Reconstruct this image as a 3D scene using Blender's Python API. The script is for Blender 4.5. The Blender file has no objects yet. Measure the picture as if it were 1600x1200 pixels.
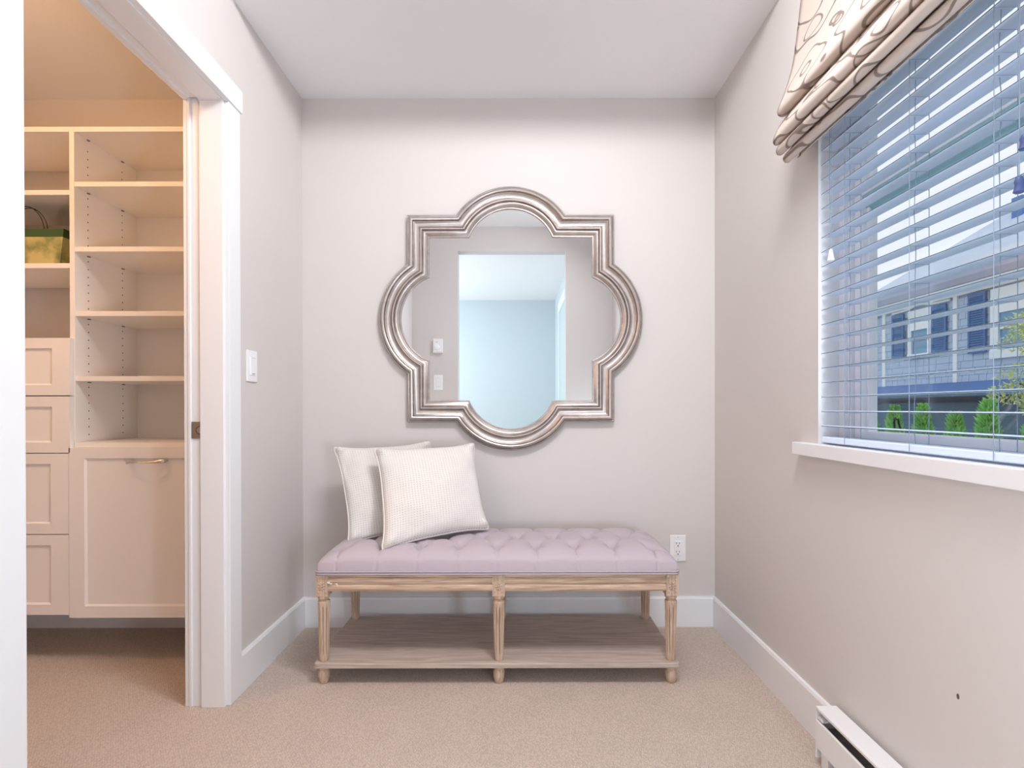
import bpy, bmesh, math, random
from mathutils import Vector, Matrix, noise
R = math.radians
rnd = random.Random(7)
S = bpy.context.scene
COL = S.collection

# ------------------------------------------------------------------ camera
F = 790.0                                   # focal length in pixels of the 1600 px frame
cam_d = bpy.data.cameras.new('camera')
cam = bpy.data.objects.new('camera', cam_d)
COL.objects.link(cam)
cam_d.sensor_width = 36.0
cam_d.lens = 36.0 * F / 1600.0
cam_d.clip_start = 0.02
cam_d.clip_end = 500
cam.location = (0, 0, 1.008)
cam.rotation_euler = (R(90 - 0.2), R(0.10), 0)
cam_d.shift_x = -6.0 / 1600
cam_d.shift_y = 41.0 / 1600
S.camera = cam

# ------------------------------------------------------------------ colour management
S.view_settings.view_transform = 'Standard'
S.view_settings.look = 'None'
S.view_settings.exposure = 0.0
S.view_settings.gamma = 1.0
S.view_settings.use_curve_mapping = False
S.cycles.use_denoising = True
S.cycles.max_bounces = 12
S.cycles.diffuse_bounces = 7
S.cycles.transparent_max_bounces = 12
S.cycles.caustics_reflective = False
S.cycles.caustics_refractive = False
S.cycles.sample_clamp_indirect = 6.0

# ------------------------------------------------------------------ sky
W = bpy.data.worlds.new('sky')
S.world = W
W.use_nodes = True
nt = W.node_tree
nt.nodes.clear()
wo = nt.nodes.new('ShaderNodeOutputWorld')
wb = nt.nodes.new('ShaderNodeBackground')
tc = nt.nodes.new('ShaderNodeTexCoord')
sx = nt.nodes.new('ShaderNodeSeparateXYZ')
rp = nt.nodes.new('ShaderNodeValToRGB')
rp.color_ramp.elements[0].position = 0.0
rp.color_ramp.elements[0].color = (0.80, 0.86, 0.93, 1)
rp.color_ramp.elements[1].position = 1.0
rp.color_ramp.elements[1].color = (0.62, 0.78, 1.0, 1)
e = rp.color_ramp.elements.new(0.5)
e.color = (0.93, 0.935, 0.95, 1)
nt.links.new(tc.outputs['Generated'], sx.inputs[0])
nt.links.new(sx.outputs['Z'], rp.inputs[0])
nt.links.new(rp.outputs[0], wb.inputs['Color'])
wb.inputs['Strength'].default_value = 1.12
nt.links.new(wb.outputs[0], wo.inputs[0])

# ------------------------------------------------------------------ lights
def area(name, loc, target, sx_, sy_, power, color, spread=180):
    d = bpy.data.lights.new(name, 'AREA')
    d.shape = 'RECTANGLE'
    d.size = sx_; d.size_y = sy_
    d.energy = power
    d.color = color
    d.spread = R(spread)
    o = bpy.data.objects.new(name, d)
    o.location = loc
    v = Vector(target) - Vector(loc)
    o.rotation_euler = v.to_track_quat('-Z', 'Y').to_euler()
    COL.objects.link(o)
    return o

# ceiling light over the camera, daylight at the windows of the room behind, closet lamp; the fills are added
area('ceiling_light', (0.25, 0.92, 2.67), (-0.3, 2.3, 0.9), 0.7, 0.3, 22, (0.98, 0.96, 0.98))
area('front_wall_fill', (0.5, 0.85, 2.64), (-0.9, 0.9, 0.6), 0.35, 0.35, 15, (0.97, 0.97, 1.0))  # added fill for the front and left walls, no fixture here
area('fill_by_opening_left', (-0.85, -0.08, 0.68), (0.5, 2.3, 1.9), 0.2, 0.55, 3.5, (1.0, 0.86, 0.80))  # added low warm fill, lifts the right side of the room
area('fill_by_opening_right', (0.80, -0.08, 0.68), (-0.7, 2.0, 2.2), 0.2, 0.55, 16, (0.74, 0.86, 1.0))  # added low cool fill for the left wall and ceiling
area('rear_window_daylight', (-2.62, -1.85, 1.55), (0, -1.85, 1.45), 2.0, 1.5, 90, (0.88, 0.94, 1.0))
area('rear_room_fill', (-1.7, -1.7, 2.71), (-1.7, -1.7, 0), 0.6, 0.6, 8, (0.92, 0.96, 1.0))  # added fill for the rear room, out of the mirror's view
area('closet_lamp', (-1.75, 1.22, 2.40), (-1.75, 1.23, 0), 0.16, 0.16, 3.2, (1.0, 0.62, 0.33))
ld = bpy.data.lights.new('closet_bulb', 'POINT')
ld.energy = 10.5
ld.color = (1.0, 0.55, 0.25)
ld.shadow_soft_size = 0.05
lo = bpy.data.objects.new('closet_bulb', ld)
lo.location = (-1.80, 1.22, 2.28)
COL.objects.link(lo)

# ------------------------------------------------------------------ materials
def mat(name, col, rough=0.6, metal=0.0, spec=0.3, bump=None, var=None, sheen=0.0, coords='Object'):
    """bump=(scale, strength, distance); var=(scale, amount) mottles the colour."""
    m = bpy.data.materials.new(name)
    m.use_nodes = True
    n = m.node_tree.nodes
    l = m.node_tree.links
    b = n['Principled BSDF']
    b.inputs['Base Color'].default_value = (*col, 1)
    b.inputs['Roughness'].default_value = rough
    b.inputs['Metallic'].default_value = metal
    b.inputs['Specular IOR Level'].default_value = spec
    if sheen:
        b.inputs['Sheen Weight'].default_value = sheen
    t = None
    if bump or var:
        t = n.new('ShaderNodeTexCoord')
    if var:
        no = n.new('ShaderNodeTexNoise')
        no.inputs['Scale'].default_value = var[0]
        no.inputs['Detail'].default_value = 4
        l.new(t.outputs[coords], no.inputs['Vector'])
        r = n.new('ShaderNodeMapRange')
        r.inputs['To Min'].default_value = 1 - var[1]
        r.inputs['To Max'].default_value = 1 + var[1]
        l.new(no.outputs['Fac'], r.inputs['Value'])
        mx = n.new('ShaderNodeVectorMath'); mx.operation = 'SCALE'
        mx.inputs[0].default_value = col
        l.new(r.outputs[0], mx.inputs['Scale'])
        l.new(mx.outputs[0], b.inputs['Base Color'])
    if bump:
        no = n.new('ShaderNodeTexNoise')
        no.inputs['Scale'].default_value = bump[0]
        no.inputs['Detail'].default_value = 3
        l.new(t.outputs[coords], no.inputs['Vector'])
        bp = n.new('ShaderNodeBump')
        bp.inputs['Strength'].default_value = bump[1]
        bp.inputs['Distance'].default_value = bump[2]
        l.new(no.outputs['Fac'], bp.inputs['Height'])
        l.new(bp.outputs[0], b.inputs['Normal'])
    return m

M = {}
M['wall'] = mat('greige_wall_paint', (0.640, 0.605, 0.585), 0.62, bump=(260, 0.05, 0.001))
M['ceil'] = mat('white_ceiling_paint', (0.83, 0.83, 0.84), 0.8, bump=(60, 0.08, 0.002))
M['trim'] = mat('white_trim_paint', (0.80, 0.80, 0.82), 0.35, spec=0.4)
M['rearwall'] = mat('pale_blue_wall_paint', (0.57, 0.64, 0.665), 0.7)
M['melamine'] = mat('cream_melamine', (0.86, 0.83, 0.80), 0.45, spec=0.35)
M['shaker'] = mat('cream_painted_fronts', (0.86, 0.82, 0.79), 0.42, spec=0.35)
M['dark'] = mat('dark_hole', (0.05, 0.04, 0.035), 0.8)
M['nickel'] = mat('brushed_nickel', (0.60, 0.56, 0.52), 0.30, metal=1.0)
M['latch'] = mat('aged_nickel', (0.42, 0.36, 0.32), 0.38, metal=0.9)
M['plastic'] = mat('white_plastic', (0.84, 0.84, 0.85), 0.35, spec=0.45)
M['vinyl'] = mat('white_vinyl', (0.86, 0.87, 0.90), 0.35, spec=0.45)
M['cord'] = mat('grey_blue_cord', (0.30, 0.38, 0.48), 0.7)
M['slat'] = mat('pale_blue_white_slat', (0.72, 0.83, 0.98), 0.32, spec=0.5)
M['teal'] = mat('backlit_teal_vinyl', (0.30, 0.50, 0.54), 0.35, spec=0.5, var=(6, 0.15))  # vinyl rail; its backlit tone is put into the colour
M['black'] = mat('black_metal', (0.02, 0.02, 0.02), 0.4)
M['bluetassel'] = mat('blue_grey_tassel', (0.07, 0.10, 0.24), 0.5)
M['heater'] = mat('white_enamel', (0.80, 0.79, 0.80), 0.3, spec=0.5)
M['lilac'] = mat('lilac_linen_button', (0.42, 0.365, 0.42), 0.9, sheen=0.2)
# outdoors
M['siding'] = mat('blue_grey_shingle', (0.44, 0.55, 0.68), 0.8, var=(1.2, 0.14))
M['sidingback'] = mat('blue_grey_backing', (0.26, 0.34, 0.46), 0.85)
M['house_trim'] = mat('off_white_house_trim', (0.80, 0.84, 0.84), 0.6)
M['shutter'] = mat('navy_shutter', (0.06, 0.17, 0.38), 0.5)
M['gutter'] = mat('grey_gutter', (0.36, 0.40, 0.52), 0.4, var=(2, 0.1))
M['slate'] = mat('navy_slate_roof', (0.11, 0.22, 0.48), 0.7, var=(3.0, 0.25))
M['roof'] = mat('pale_grey_roof_shingle', (0.62, 0.68, 0.76), 0.8, var=(5, 0.12), bump=(14, 0.6, 0.03))
M['porch'] = mat('dark_blue_porch_wall', (0.10, 0.19, 0.27), 0.7, var=(1.5, 0.3))
M['houseglass'] = mat('house_window_glass', (0.10, 0.27, 0.44), 0.08, spec=0.8)
M['lawn'] = mat('lawn', (0.15, 0.19, 0.15), 0.95, var=(3, 0.4))
M['cedar'] = mat('cedar_green', (0.28, 0.62, 0.18), 0.8, var=(2.5, 0.45))
M['maple'] = mat('maple_green', (0.62, 0.70, 0.34), 0.7, var=(1.5, 0.35))
M['bark'] = mat('bark', (0.12, 0.09, 0.07), 0.9, var=(8, 0.4))

# clear window glass
gm = bpy.data.materials.new('clear_glass'); gm.use_nodes = True
n = gm.node_tree.nodes; l = gm.node_tree.links; n.clear()
o_ = n.new('ShaderNodeOutputMaterial'); tr = n.new('ShaderNodeBsdfTransparent'); gl = n.new('ShaderNodeBsdfGlossy')
tr.inputs[0].default_value = (0.97, 0.985, 1.0, 1); gl.inputs['Roughness'].default_value = 0.01
mx = n.new('ShaderNodeMixShader'); fr = n.new('ShaderNodeLayerWeight'); pw = n.new('ShaderNodeMath'); pw.operation = 'POWER'; pw.inputs[1].default_value = 5
l.new(fr.outputs['Facing'], pw.inputs[0]); ma = n.new('ShaderNodeMath'); ma.operation = 'MULTIPLY_ADD'; ma.inputs[1].default_value = 0.9; ma.inputs[2].default_value = 0.04
l.new(pw.outputs[0], ma.inputs[0]); l.new(ma.outputs[0], mx.inputs[0]); l.new(tr.outputs[0], mx.inputs[1]); l.new(gl.outputs[0], mx.inputs[2]); l.new(mx.outputs[0], o_.inputs[0])
M['glass'] = gm
# mirror silvering
mm = bpy.data.materials.new('mirror_silvering'); mm.use_nodes = True
b = mm.node_tree.nodes['Principled BSDF']
b.inputs['Base Color'].default_value = (0.90, 0.93, 0.95, 1); b.inputs['Metallic'].default_value = 1; b.inputs['Roughness'].default_value = 0.0
M['mirror'] = mm

def carpet_mat():
    m = bpy.data.materials.new('loop_pile_carpet'); m.use_nodes = True
    n = m.node_tree.nodes; l = m.node_tree.links; b = n['Principled BSDF']
    b.inputs['Roughness'].default_value = 0.95; b.inputs['Specular IOR Level'].default_value = 0.1
    b.inputs['Sheen Weight'].default_value = 0.15
    t = n.new('ShaderNodeTexCoord')
    mp = n.new('ShaderNodeMapping'); mp.inputs['Rotation'].default_value = (0, 0, R(38)); mp.inputs['Scale'].default_value = (1, 0.62, 1)
    l.new(t.outputs['Object'], mp.inputs[0])
    v = n.new('ShaderNodeTexVoronoi'); v.inputs['Scale'].default_value = 210; v.inputs['Randomness'].default_value = 0.55
    l.new(mp.outputs[0], v.inputs['Vector'])
    no = n.new('ShaderNodeTexNoise'); no.inputs['Scale'].default_value = 7; no.inputs['Detail'].default_value = 5
    l.new(t.outputs['Object'], no.inputs['Vector'])
    r = n.new('ShaderNodeValToRGB')
    r.color_ramp.elements[0].position = 0.0; r.color_ramp.elements[0].color = (0.69, 0.58, 0.505, 1)
    r.color_ramp.elements[1].position = 0.75; r.color_ramp.elements[1].color = (0.46, 0.375, 0.32, 1)
    l.new(v.outputs['Distance'], r.inputs[0])
    mr = n.new('ShaderNodeMapRange'); mr.inputs['To Min'].default_value = 0.93; mr.inputs['To Max'].default_value = 1.07
    l.new(no.outputs['Fac'], mr.inputs['Value'])
    sc = n.new('ShaderNodeVectorMath'); sc.operation = 'SCALE'
    l.new(r.outputs[0], sc.inputs[0]); l.new(mr.outputs[0], sc.inputs['Scale']); l.new(sc.outputs[0], b.inputs['Base Color'])
    iv = n.new('ShaderNodeMath'); iv.operation = 'SUBTRACT'; iv.inputs[0].default_value = 1
    l.new(v.outputs['Distance'], iv.inputs[1])
    bp = n.new('ShaderNodeBump'); bp.inputs['Strength'].default_value = 0.7; bp.inputs['Distance'].default_value = 0.004
    l.new(iv.outputs[0], bp.inputs['Height']); l.new(bp.outputs[0], b.inputs['Normal'])
    return m
M['carpet'] = carpet_mat()

def wood_mat(name, c1, c2, axis=0, dens=1.0, groove=0.35):
    m = bpy.data.materials.new(name); m.use_nodes = True
    n = m.node_tree.nodes; l = m.node_tree.links; b = n['Principled BSDF']
    b.inputs['Roughness'].default_value = 0.6; b.inputs['Specular IOR Level'].default_value = 0.25
    t = n.new('ShaderNodeTexCoord'); mp = n.new('ShaderNodeMapping')
    s = [55 * dens] * 3; s[axis] = 2.6
    mp.inputs['Scale'].default_value = s
    l.new(t.outputs['Object'], mp.inputs[0])
    no = n.new('ShaderNodeTexNoise'); no.inputs['Scale'].default_value = 2.2; no.inputs['Detail'].default_value = 6; no.inputs['Distortion'].default_value = 0.9
    l.new(mp.outputs[0], no.inputs['Vector'])
    r = n.new('ShaderNodeValToRGB')
    r.color_ramp.elements[0].position = 0.36; r.color_ramp.elements[0].color = (*c1, 1)
    r.color_ramp.elements[1].position = 0.62; r.color_ramp.elements[1].color = (*c2, 1)
    l.new(no.outputs['Fac'], r.inputs[0]); l.new(r.outputs[0], b.inputs['Base Color'])
    bp = n.new('ShaderNodeBump'); bp.inputs['Strength'].default_value = groove; bp.inputs['Distance'].default_value = 0.001
    l.new(no.outputs['Fac'], bp.inputs['Height']); l.new(bp.outputs[0], b.inputs['Normal'])
    return m
OK1, OK2 = (0.38, 0.26, 0.185), (0.64, 0.48, 0.365)
M['oak_x'] = wood_mat('limed_oak_rail', OK1, OK2, 0)
M['oak_z'] = wood_mat('limed_oak_leg', (0.42, 0.30, 0.22), (0.60, 0.455, 0.35), 2)
M['oak_shelf'] = wood_mat('weathered_oak_shelf', (0.40, 0.325, 0.28), (0.53, 0.44, 0.385), 0, 0.6)

def fabric(name, c1, c2, su, sv, amount, bumpd=0.0012, sheen=0.1):
    """woven cloth: dashes in columns, laid on the UVs (metres)."""
    m = bpy.data.materials.new(name); m.use_nodes = True
    n = m.node_tree.nodes; l = m.node_tree.links; b = n['Principled BSDF']
    b.inputs['Roughness'].default_value = 0.92; b.inputs['Specular IOR Level'].default_value = 0.15
    b.inputs['Sheen Weight'].default_value = sheen
    t = n.new('ShaderNodeTexCoord'); sp = n.new('ShaderNodeSeparateXYZ')
    l.new(t.outputs['UV'], sp.inputs[0])
    def wave(sock, k):
        a = n.new('ShaderNodeMath'); a.operation = 'MULTIPLY'; a.inputs[1].default_value = k * 2 * math.pi
        l.new(sock, a.inputs[0])
        s = n.new('ShaderNodeMath'); s.operation = 'SINE'; l.new(a.outputs[0], s.inputs[0])
        q = n.new('ShaderNodeMapRange'); q.inputs['From Min'].default_value = 0.0; q.inputs['From Max'].default_value = 0.9
        l.new(s.outputs[0], q.inputs['Value'])
        return q.outputs[0]
    u = wave(sp.outputs['X'], su); v = wave(sp.outputs['Y'], sv)
    p = n.new('ShaderNodeMath'); p.operation = 'MULTIPLY'; l.new(u, p.inputs[0]); l.new(v, p.inputs[1])
    no = n.new('ShaderNodeTexNoise'); no.inputs['Scale'].default_value = 40; l.new(t.outputs['UV'], no.inputs['Vector'])
    q = n.new('ShaderNodeMath'); q.operation = 'MULTIPLY'; l.new(p.outputs[0], q.inputs[0]); l.new(no.outputs['Fac'], q.inputs[1])
    q2 = n.new('ShaderNodeMath'); q2.operation = 'MULTIPLY'; q2.inputs[1].default_value = 2 * amount; l.new(q.outputs[0], q2.inputs[0]); q2.use_clamp = True
    mix = n.new('ShaderNodeMix'); mix.data_type = 'RGBA'
    mix.inputs[6].default_value = (*c1, 1); mix.inputs[7].default_value = (*c2, 1)
    l.new(q2.outputs[0], mix.inputs[0]); l.new(mix.outputs[2], b.inputs['Base Color'])
    bp = n.new('ShaderNodeBump'); bp.inputs['Strength'].default_value = 0.5; bp.inputs['Distance'].default_value = bumpd; bp.invert = True
    l.new(p.outputs[0], bp.inputs['Height']); l.new(bp.outputs[0], b.inputs['Normal'])
    return m
M['pillow'] = fabric('cream_waffle_weave', (0.73, 0.70, 0.67), (0.42, 0.38, 0.33), 98, 115, 0.62)
M['linen'] = fabric('lilac_linen', (0.49, 0.425, 0.47), (0.41, 0.35, 0.395), 230, 310, 0.35, 0.0006)
M['piping'] = mat('cream_piping', (0.73, 0.695, 0.665), 0.9)
M['lilacpiping'] = mat('lilac_piping', (0.45, 0.395, 0.45), 0.85)

def shade_fabric():
    m = bpy.data.materials.new('roman_shade_fabric'); m.use_nodes = True
    n = m.node_tree.nodes; l = m.node_tree.links; b = n['Principled BSDF']; out = n['Material Output']
    b.inputs['Roughness'].default_value = 0.85; b.inputs['Specular IOR Level'].default_value = 0.2
    t = n.new('ShaderNodeTexCoord'); mp = n.new('ShaderNodeMapping'); mp.inputs['Scale'].default_value = (1, 1.5, 1)
    l.new(t.outputs['UV'], mp.inputs[0])
    def lines(scale, seed, k, w):
        no = n.new('ShaderNodeTexNoise'); no.noise_dimensions = '4D'; no.inputs['Scale'].default_value = scale; no.inputs['Detail'].default_value = 0.0
        no.inputs['W'].default_value = seed; l.new(mp.outputs[0], no.inputs['Vector'])
        a = n.new('ShaderNodeMath'); a.operation = 'MULTIPLY'; a.inputs[1].default_value = k; l.new(no.outputs['Fac'], a.inputs[0])
        f = n.new('ShaderNodeMath'); f.operation = 'FRACT'; l.new(a.outputs[0], f.inputs[0])
        s = n.new('ShaderNodeMath'); s.operation = 'SUBTRACT'; s.inputs[1].default_value = 0.5; l.new(f.outputs[0], s.inputs[0])
        ab = n.new('ShaderNodeMath'); ab.operation = 'ABSOLUTE'; l.new(s.outputs[0], ab.inputs[0])
        r = n.new('ShaderNodeMapRange'); r.inputs['From Min'].default_value = w * 0.5; r.inputs['From Max'].default_value = w
        r.inputs['To Min'].default_value = 1; r.inputs['To Max'].default_value = 0
        l.new(ab.outputs[0], r.inputs['Value'])
        return r.outputs[0]
    a = lines(8.5, 1.3, 3.2, 0.085); c = lines(7, 7.7, 2.2, 0.035)
    mxx = n.new('ShaderNodeMath'); mxx.operation = 'MAXIMUM'; l.new(a, mxx.inputs[0]); l.new(c, mxx.inputs[1])
    mix = n.new('ShaderNodeMix'); mix.data_type = 'RGBA'
    mix.inputs[6].default_value = (0.80, 0.71, 0.64, 1); mix.inputs[7].default_value = (0.36, 0.29, 0.25, 1)
    l.new(mxx.outputs[0], mix.inputs[0]); l.new(mix.outputs[2], b.inputs['Base Color'])
    bp = n.new('ShaderNodeBump'); bp.inputs['Strength'].default_value = 0.5; bp.inputs['Distance'].default_value = 0.002
    l.new(mxx.outputs[0], bp.inputs['Height']); l.new(bp.outputs[0], b.inputs['Normal'])
    tl = n.new('ShaderNodeBsdfTranslucent'); l.new(mix.outputs[2], tl.inputs[0])
    ms = n.new('ShaderNodeMixShader'); ms.inputs[0].default_value = 0.35
    l.new(b.outputs[0], ms.inputs[1]); l.new(tl.outputs[0], ms.inputs[2]); l.new(ms.outputs[0], out.inputs[0])
    return m
M['shade'] = shade_fabric()

def frame_mat():
    m = bpy.data.materials.new('antique_silver_leaf'); m.use_nodes = True
    n = m.node_tree.nodes; l = m.node_tree.links; b = n['Principled BSDF']
    b.inputs['Metallic'].default_value = 0.85; b.inputs['Roughness'].default_value = 0.36
    at = n.new('ShaderNodeAttribute'); at.attribute_name = 'patina'
    t = n.new('ShaderNodeTexCoord')
    no = n.new('ShaderNodeTexNoise'); no.inputs['Scale'].default_value = 30; no.inputs['Detail'].default_value = 6; l.new(t.outputs['Object'], no.inputs['Vector'])
    mr = n.new('ShaderNodeMapRange'); mr.inputs['To Min'].default_value = -0.25; mr.inputs['To Max'].default_value = 0.25
    l.new(no.outputs['Fac'], mr.inputs['Value'])
    ad = n.new('ShaderNodeMath'); ad.operation = 'ADD'; ad.use_clamp = True
    l.new(at.outputs['Fac'], ad.inputs[0]); l.new(mr.outputs[0], ad.inputs[1])
    mix = n.new('ShaderNodeMix'); mix.data_type = 'RGBA'
    mix.inputs[6].default_value = (0.66, 0.605, 0.58, 1); mix.inputs[7].default_value = (0.17, 0.12, 0.10, 1)
    l.new(ad.outputs[0], mix.inputs[0]); l.new(mix.outputs[2], b.inputs['Base Color'])
    return m
M['frame'] = frame_mat()

def bag_mat():
    m = bpy.data.materials.new('green_gold_paper'); m.use_nodes = True
    n = m.node_tree.nodes; l = m.node_tree.links; b = n['Principled BSDF']
    b.inputs['Roughness'].default_value = 0.4
    t = n.new('ShaderNodeTexCoord')
    no = n.new('ShaderNodeTexNoise'); no.inputs['Scale'].default_value = 14; no.inputs['Detail'].default_value = 6
    l.new(t.outputs['Object'], no.inputs['Vector'])
    r = n.new('ShaderNodeValToRGB')
    r.color_ramp.elements[0].position = 0.34; r.color_ramp.elements[0].color = (0.16, 0.20, 0.07, 1)
    r.color_ramp.elements[1].position = 0.55; r.color_ramp.elements[1].color = (0.50, 0.46, 0.20, 1)
    l.new(no.outputs['Fac'], r.inputs[0]); l.new(r.outputs[0], b.inputs['Base Color'])
    return m
M['bag'] = bag_mat()
M['baggreen'] = mat('dark_green_paper', (0.045, 0.10, 0.035), 0.45)
M['rope'] = mat('dark_brown_cord', (0.035, 0.015, 0.01), 0.6)

# ------------------------------------------------------------------ mesh helpers
class MB:
    def __init__(s): s.v = []; s.f = []; s.uv = None
    def box(s, x0, x1, y0, y1, z0, z1):
        x0, x1 = sorted((x0, x1)); y0, y1 = sorted((y0, y1)); z0, z1 = sorted((z0, z1))
        b = len(s.v)
        s.v += [(x0,y0,z0),(x1,y0,z0),(x1,y1,z0),(x0,y1,z0),(x0,y0,z1),(x1,y0,z1),(x1,y1,z1),(x0,y1,z1)]
        s.f += [tuple(b+i for i in q) for q in ((0,3,2,1),(4,5,6,7),(0,1,5,4),(1,2,6,5),(2,3,7,6),(3,0,4,7))]
        return s
    def quad(s, a, b_, c, d):
        b = len(s.v); s.v += [a, b_, c, d]; s.f.append((b, b+1, b+2, b+3)); return s
    def prism(s, poly, axis, a, b_):
        """closed 2D polygon extruded from a to b_ along axis (0,1,2); poly in the two other axes."""
        def P(p, t):
            q = list(p); q.insert(axis, t); return tuple(q)
        n = len(poly); b = len(s.v)
        s.v += [P(p, a) for p in poly] + [P(p, b_) for p in poly]
        for i in range(n):
            j = (i + 1) % n
            s.f.append((b+i, b+j, b+n+j, b+n+i))
        s.f.append(tuple(b+i for i in range(n))[::-1]); s.f.append(tuple(b+n+i for i in range(n)))
        return s
    def lathe(s, prof, c=(0,0,0), seg=24, axis=2, rf=None):
        """prof = [(r, h)]; rf(theta, h) scales the radius."""
        b = len(s.v); n = len(prof)
        for r, h in prof:
            for k in range(seg):
                th = 2 * math.pi * k / seg
                rr = r * (rf(th, h) if rf else 1)
                p = (rr * math.cos(th), rr * math.sin(th), h)
                if axis == 1: p = (p[0], p[2], p[1])
                if axis == 0: p = (p[2], p[0], p[1])
                s.v.append((c[0]+p[0], c[1]+p[1], c[2]+p[2]))
        for i in range(n - 1):
            for k in range(seg):
                k2 = (k + 1) % seg
                s.f.append((b+i*seg+k, b+i*seg+k2, b+(i+1)*seg+k2, b+(i+1)*seg+k))
        s.f.append(tuple(b+k for k in range(seg))[::-1])
        s.f.append(tuple(b+(n-1)*seg+k for k in range(seg)))
        return s
    def tube(s, pts, r, seg=8, closed=False):
        pts = [Vector(p) for p in pts]; n = len(pts); b = len(s.v)
        up = Vector((0.0123, 0.0456, 1))
        for i, p in enumerate(pts):
            if closed: d = pts[(i+1) % n] - pts[i-1]
            else: d = pts[min(i+1, n-1)] - pts[max(i-1, 0)]
            d.normalize()
            a = d.cross(up)
            if a.length < 0.05: a = d.cross(Vector((1, 0.02, 0)))
            a.normalize(); c = d.cross(a)
            rr = r[i] if isinstance(r, (list, tuple)) else r
            for k in range(seg):
                th = 2 * math.pi * k / seg
                s.v.append(tuple(p + a * (rr * math.cos(th)) + c * (rr * math.sin(th))))
        m = n if closed else n - 1
        for i in range(m):
            j = (i + 1) % n
            for k in range(seg):
                k2 = (k + 1) % seg
                s.f.append((b+i*seg+k, b+i*seg+k2, b+j*seg+k2, b+j*seg+k))
        if not closed:
            s.f.append(tuple(b+k for k in range(seg))[::-1]); s.f.append(tuple(b+(n-1)*seg+k for k in range(seg)))
        return s
    def ell(s, c, r, seg=10, rings=6, m=None):
        b = len(s.v)
        for i in range(rings + 1):
            ph = math.pi * i / rings
            for k in range(seg):
                th = 2 * math.pi * k / seg
                p = Vector((r[0]*math.sin(ph)*math.cos(th), r[1]*math.sin(ph)*math.sin(th), r[2]*math.cos(ph)))
                if m: p = m @ p
                s.v.append((c[0]+p.x, c[1]+p.y, c[2]+p.z))
        for i in range(rings):
            for k in range(seg):
                k2 = (k+1) % seg
                s.f.append((b+i*seg+k, b+(i+1)*seg+k, b+(i+1)*seg+k2, b+i*seg+k2))
        return s
    def mesh(s, name, material, smooth=False, origin=None):
        me = bpy.data.meshes.new(name)
        v = s.v
        if origin: v = [(a-origin[0], b-origin[1], c-origin[2]) for a, b, c in v]
        me.from_pydata(v, [], s.f)
        bm = bmesh.new(); bm.from_mesh(me)
        bmesh.ops.recalc_face_normals(bm, faces=bm.faces); bm.to_mesh(me); bm.free()
        me.materials.append(material)
        if smooth:
            me.polygons.foreach_set('use_smooth', [True] * len(me.polygons))
        return me
    def build(s, name, material, parent=None, smooth=False, bevel=0.0, origin=None, sharp=35):
        me = s.mesh(name, material, smooth, origin)
        if smooth and sharp: me.set_sharp_from_angle(angle=R(sharp))
        return link(name, me, parent, bevel, origin)

def link(name, me, parent=None, bevel=0.0, loc=None):
    o = bpy.data.objects.new(name, me)
    COL.objects.link(o)
    if loc: o.location = loc
    if parent:
        o.parent = parent
        o.matrix_parent_inverse = Matrix.Translation(-world_loc(parent))
    if bevel:
        md = o.modifiers.new('bevel', 'BEVEL'); md.width = bevel; md.segments = 2; md.limit_method = 'ANGLE'; md.angle_limit = R(40)
    return o
def world_loc(o):
    v = Vector((0, 0, 0))
    # every parent here is unrotated; the inverse cancels its own offset
    v += o.location if not o.parent else o['abs_loc_v'] if 'abs_loc_v' in o else o.location
    return Vector(v)
def empty(name, loc=(0, 0, 0)):
    o = bpy.data.objects.new(name, None); COL.objects.link(o); o.location = loc
    o.empty_display_size = 0.1
    return o
def tag(o, label=None, cat=None, group=None, kind=None):
    if label: o['label'] = label
    if cat: o['category'] = cat
    if group: o['group'] = group
    if kind: o['kind'] = kind
    return o
def struct(o): o['kind'] = 'structure'; return o

# ------------------------------------------------------------------ room numbers
XL, XR, YB, ZC = -0.986, 0.921, 2.34, 2.44      # left wall, right wall, back wall, ceiling
XC = -1.106                                     # closet side of the left wall
YF = -0.15                                      # wall behind the camera
ZR = 2.735                                      # raised ceiling
DY0, DY1, DZ = 1.0127, 1.703, 2.046             # closet doorway
WY0, WY1, WZ0, WZ1 = 0.86, 1.5415, 0.895, 2.13  # window opening

# ------------------------------------------------------------------ floor, ceiling, walls
fl = MB().box(-2.72, 1.10, -3.55, 2.46, -0.06, 0).build('floor', M['carpet']); struct(fl)
tag(fl, label='beige loop-pile carpet covering the floor')
c = MB()
c.box(XL, XR, 1.74, YB, ZC, ZR)                       # low part over the bench
c.box(XC - 1.3, XC, 0.84, YB, ZC, ZR)                 # closet ceiling
c.box(-2.72, 1.10, -3.55, 2.46, ZR, ZR + 0.08)
struct(c.build('ceiling', M['ceil']))
w = MB().box(-2.46, XR + 0.16, YB, YB + 0.12, 0, ZR)
struct(w.build('wall_back', M['wall']))
w = MB()
w.box(XC, XL, DY1 + 0.015, YB, 0, ZR)
w.box(XC, XL, DY0 - 0.015, DY1 + 0.015, DZ + 0.015, ZR)
w.box(XC, XL, YF, DY0 - 0.015, 0, ZR)
struct(w.build('wall_left', M['wall']))
w = MB()
w.box(XR, XR + 0.16, WY1, YB, 0, ZR)
w.box(XR, XR + 0.16, YF, WY0, 0, ZR)
w.box(XR, XR + 0.16, WY0, WY1, 0, WZ0 - 0.03)
w.box(XR, XR + 0.16, WY0, WY1, WZ1, ZR)
wr = w.build('wall_right', M['wall']); struct(wr)
nick = MB().ell((XR - 0.0004, 1.052, 0.406), (0.0012, 0.0035, 0.006), 8, 6).build('nick', mat('dark_nick', (0.10, 0.08, 0.07), 0.9), wr)
w = MB()                                             # wall behind the camera with the opening the mirror shows
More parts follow.
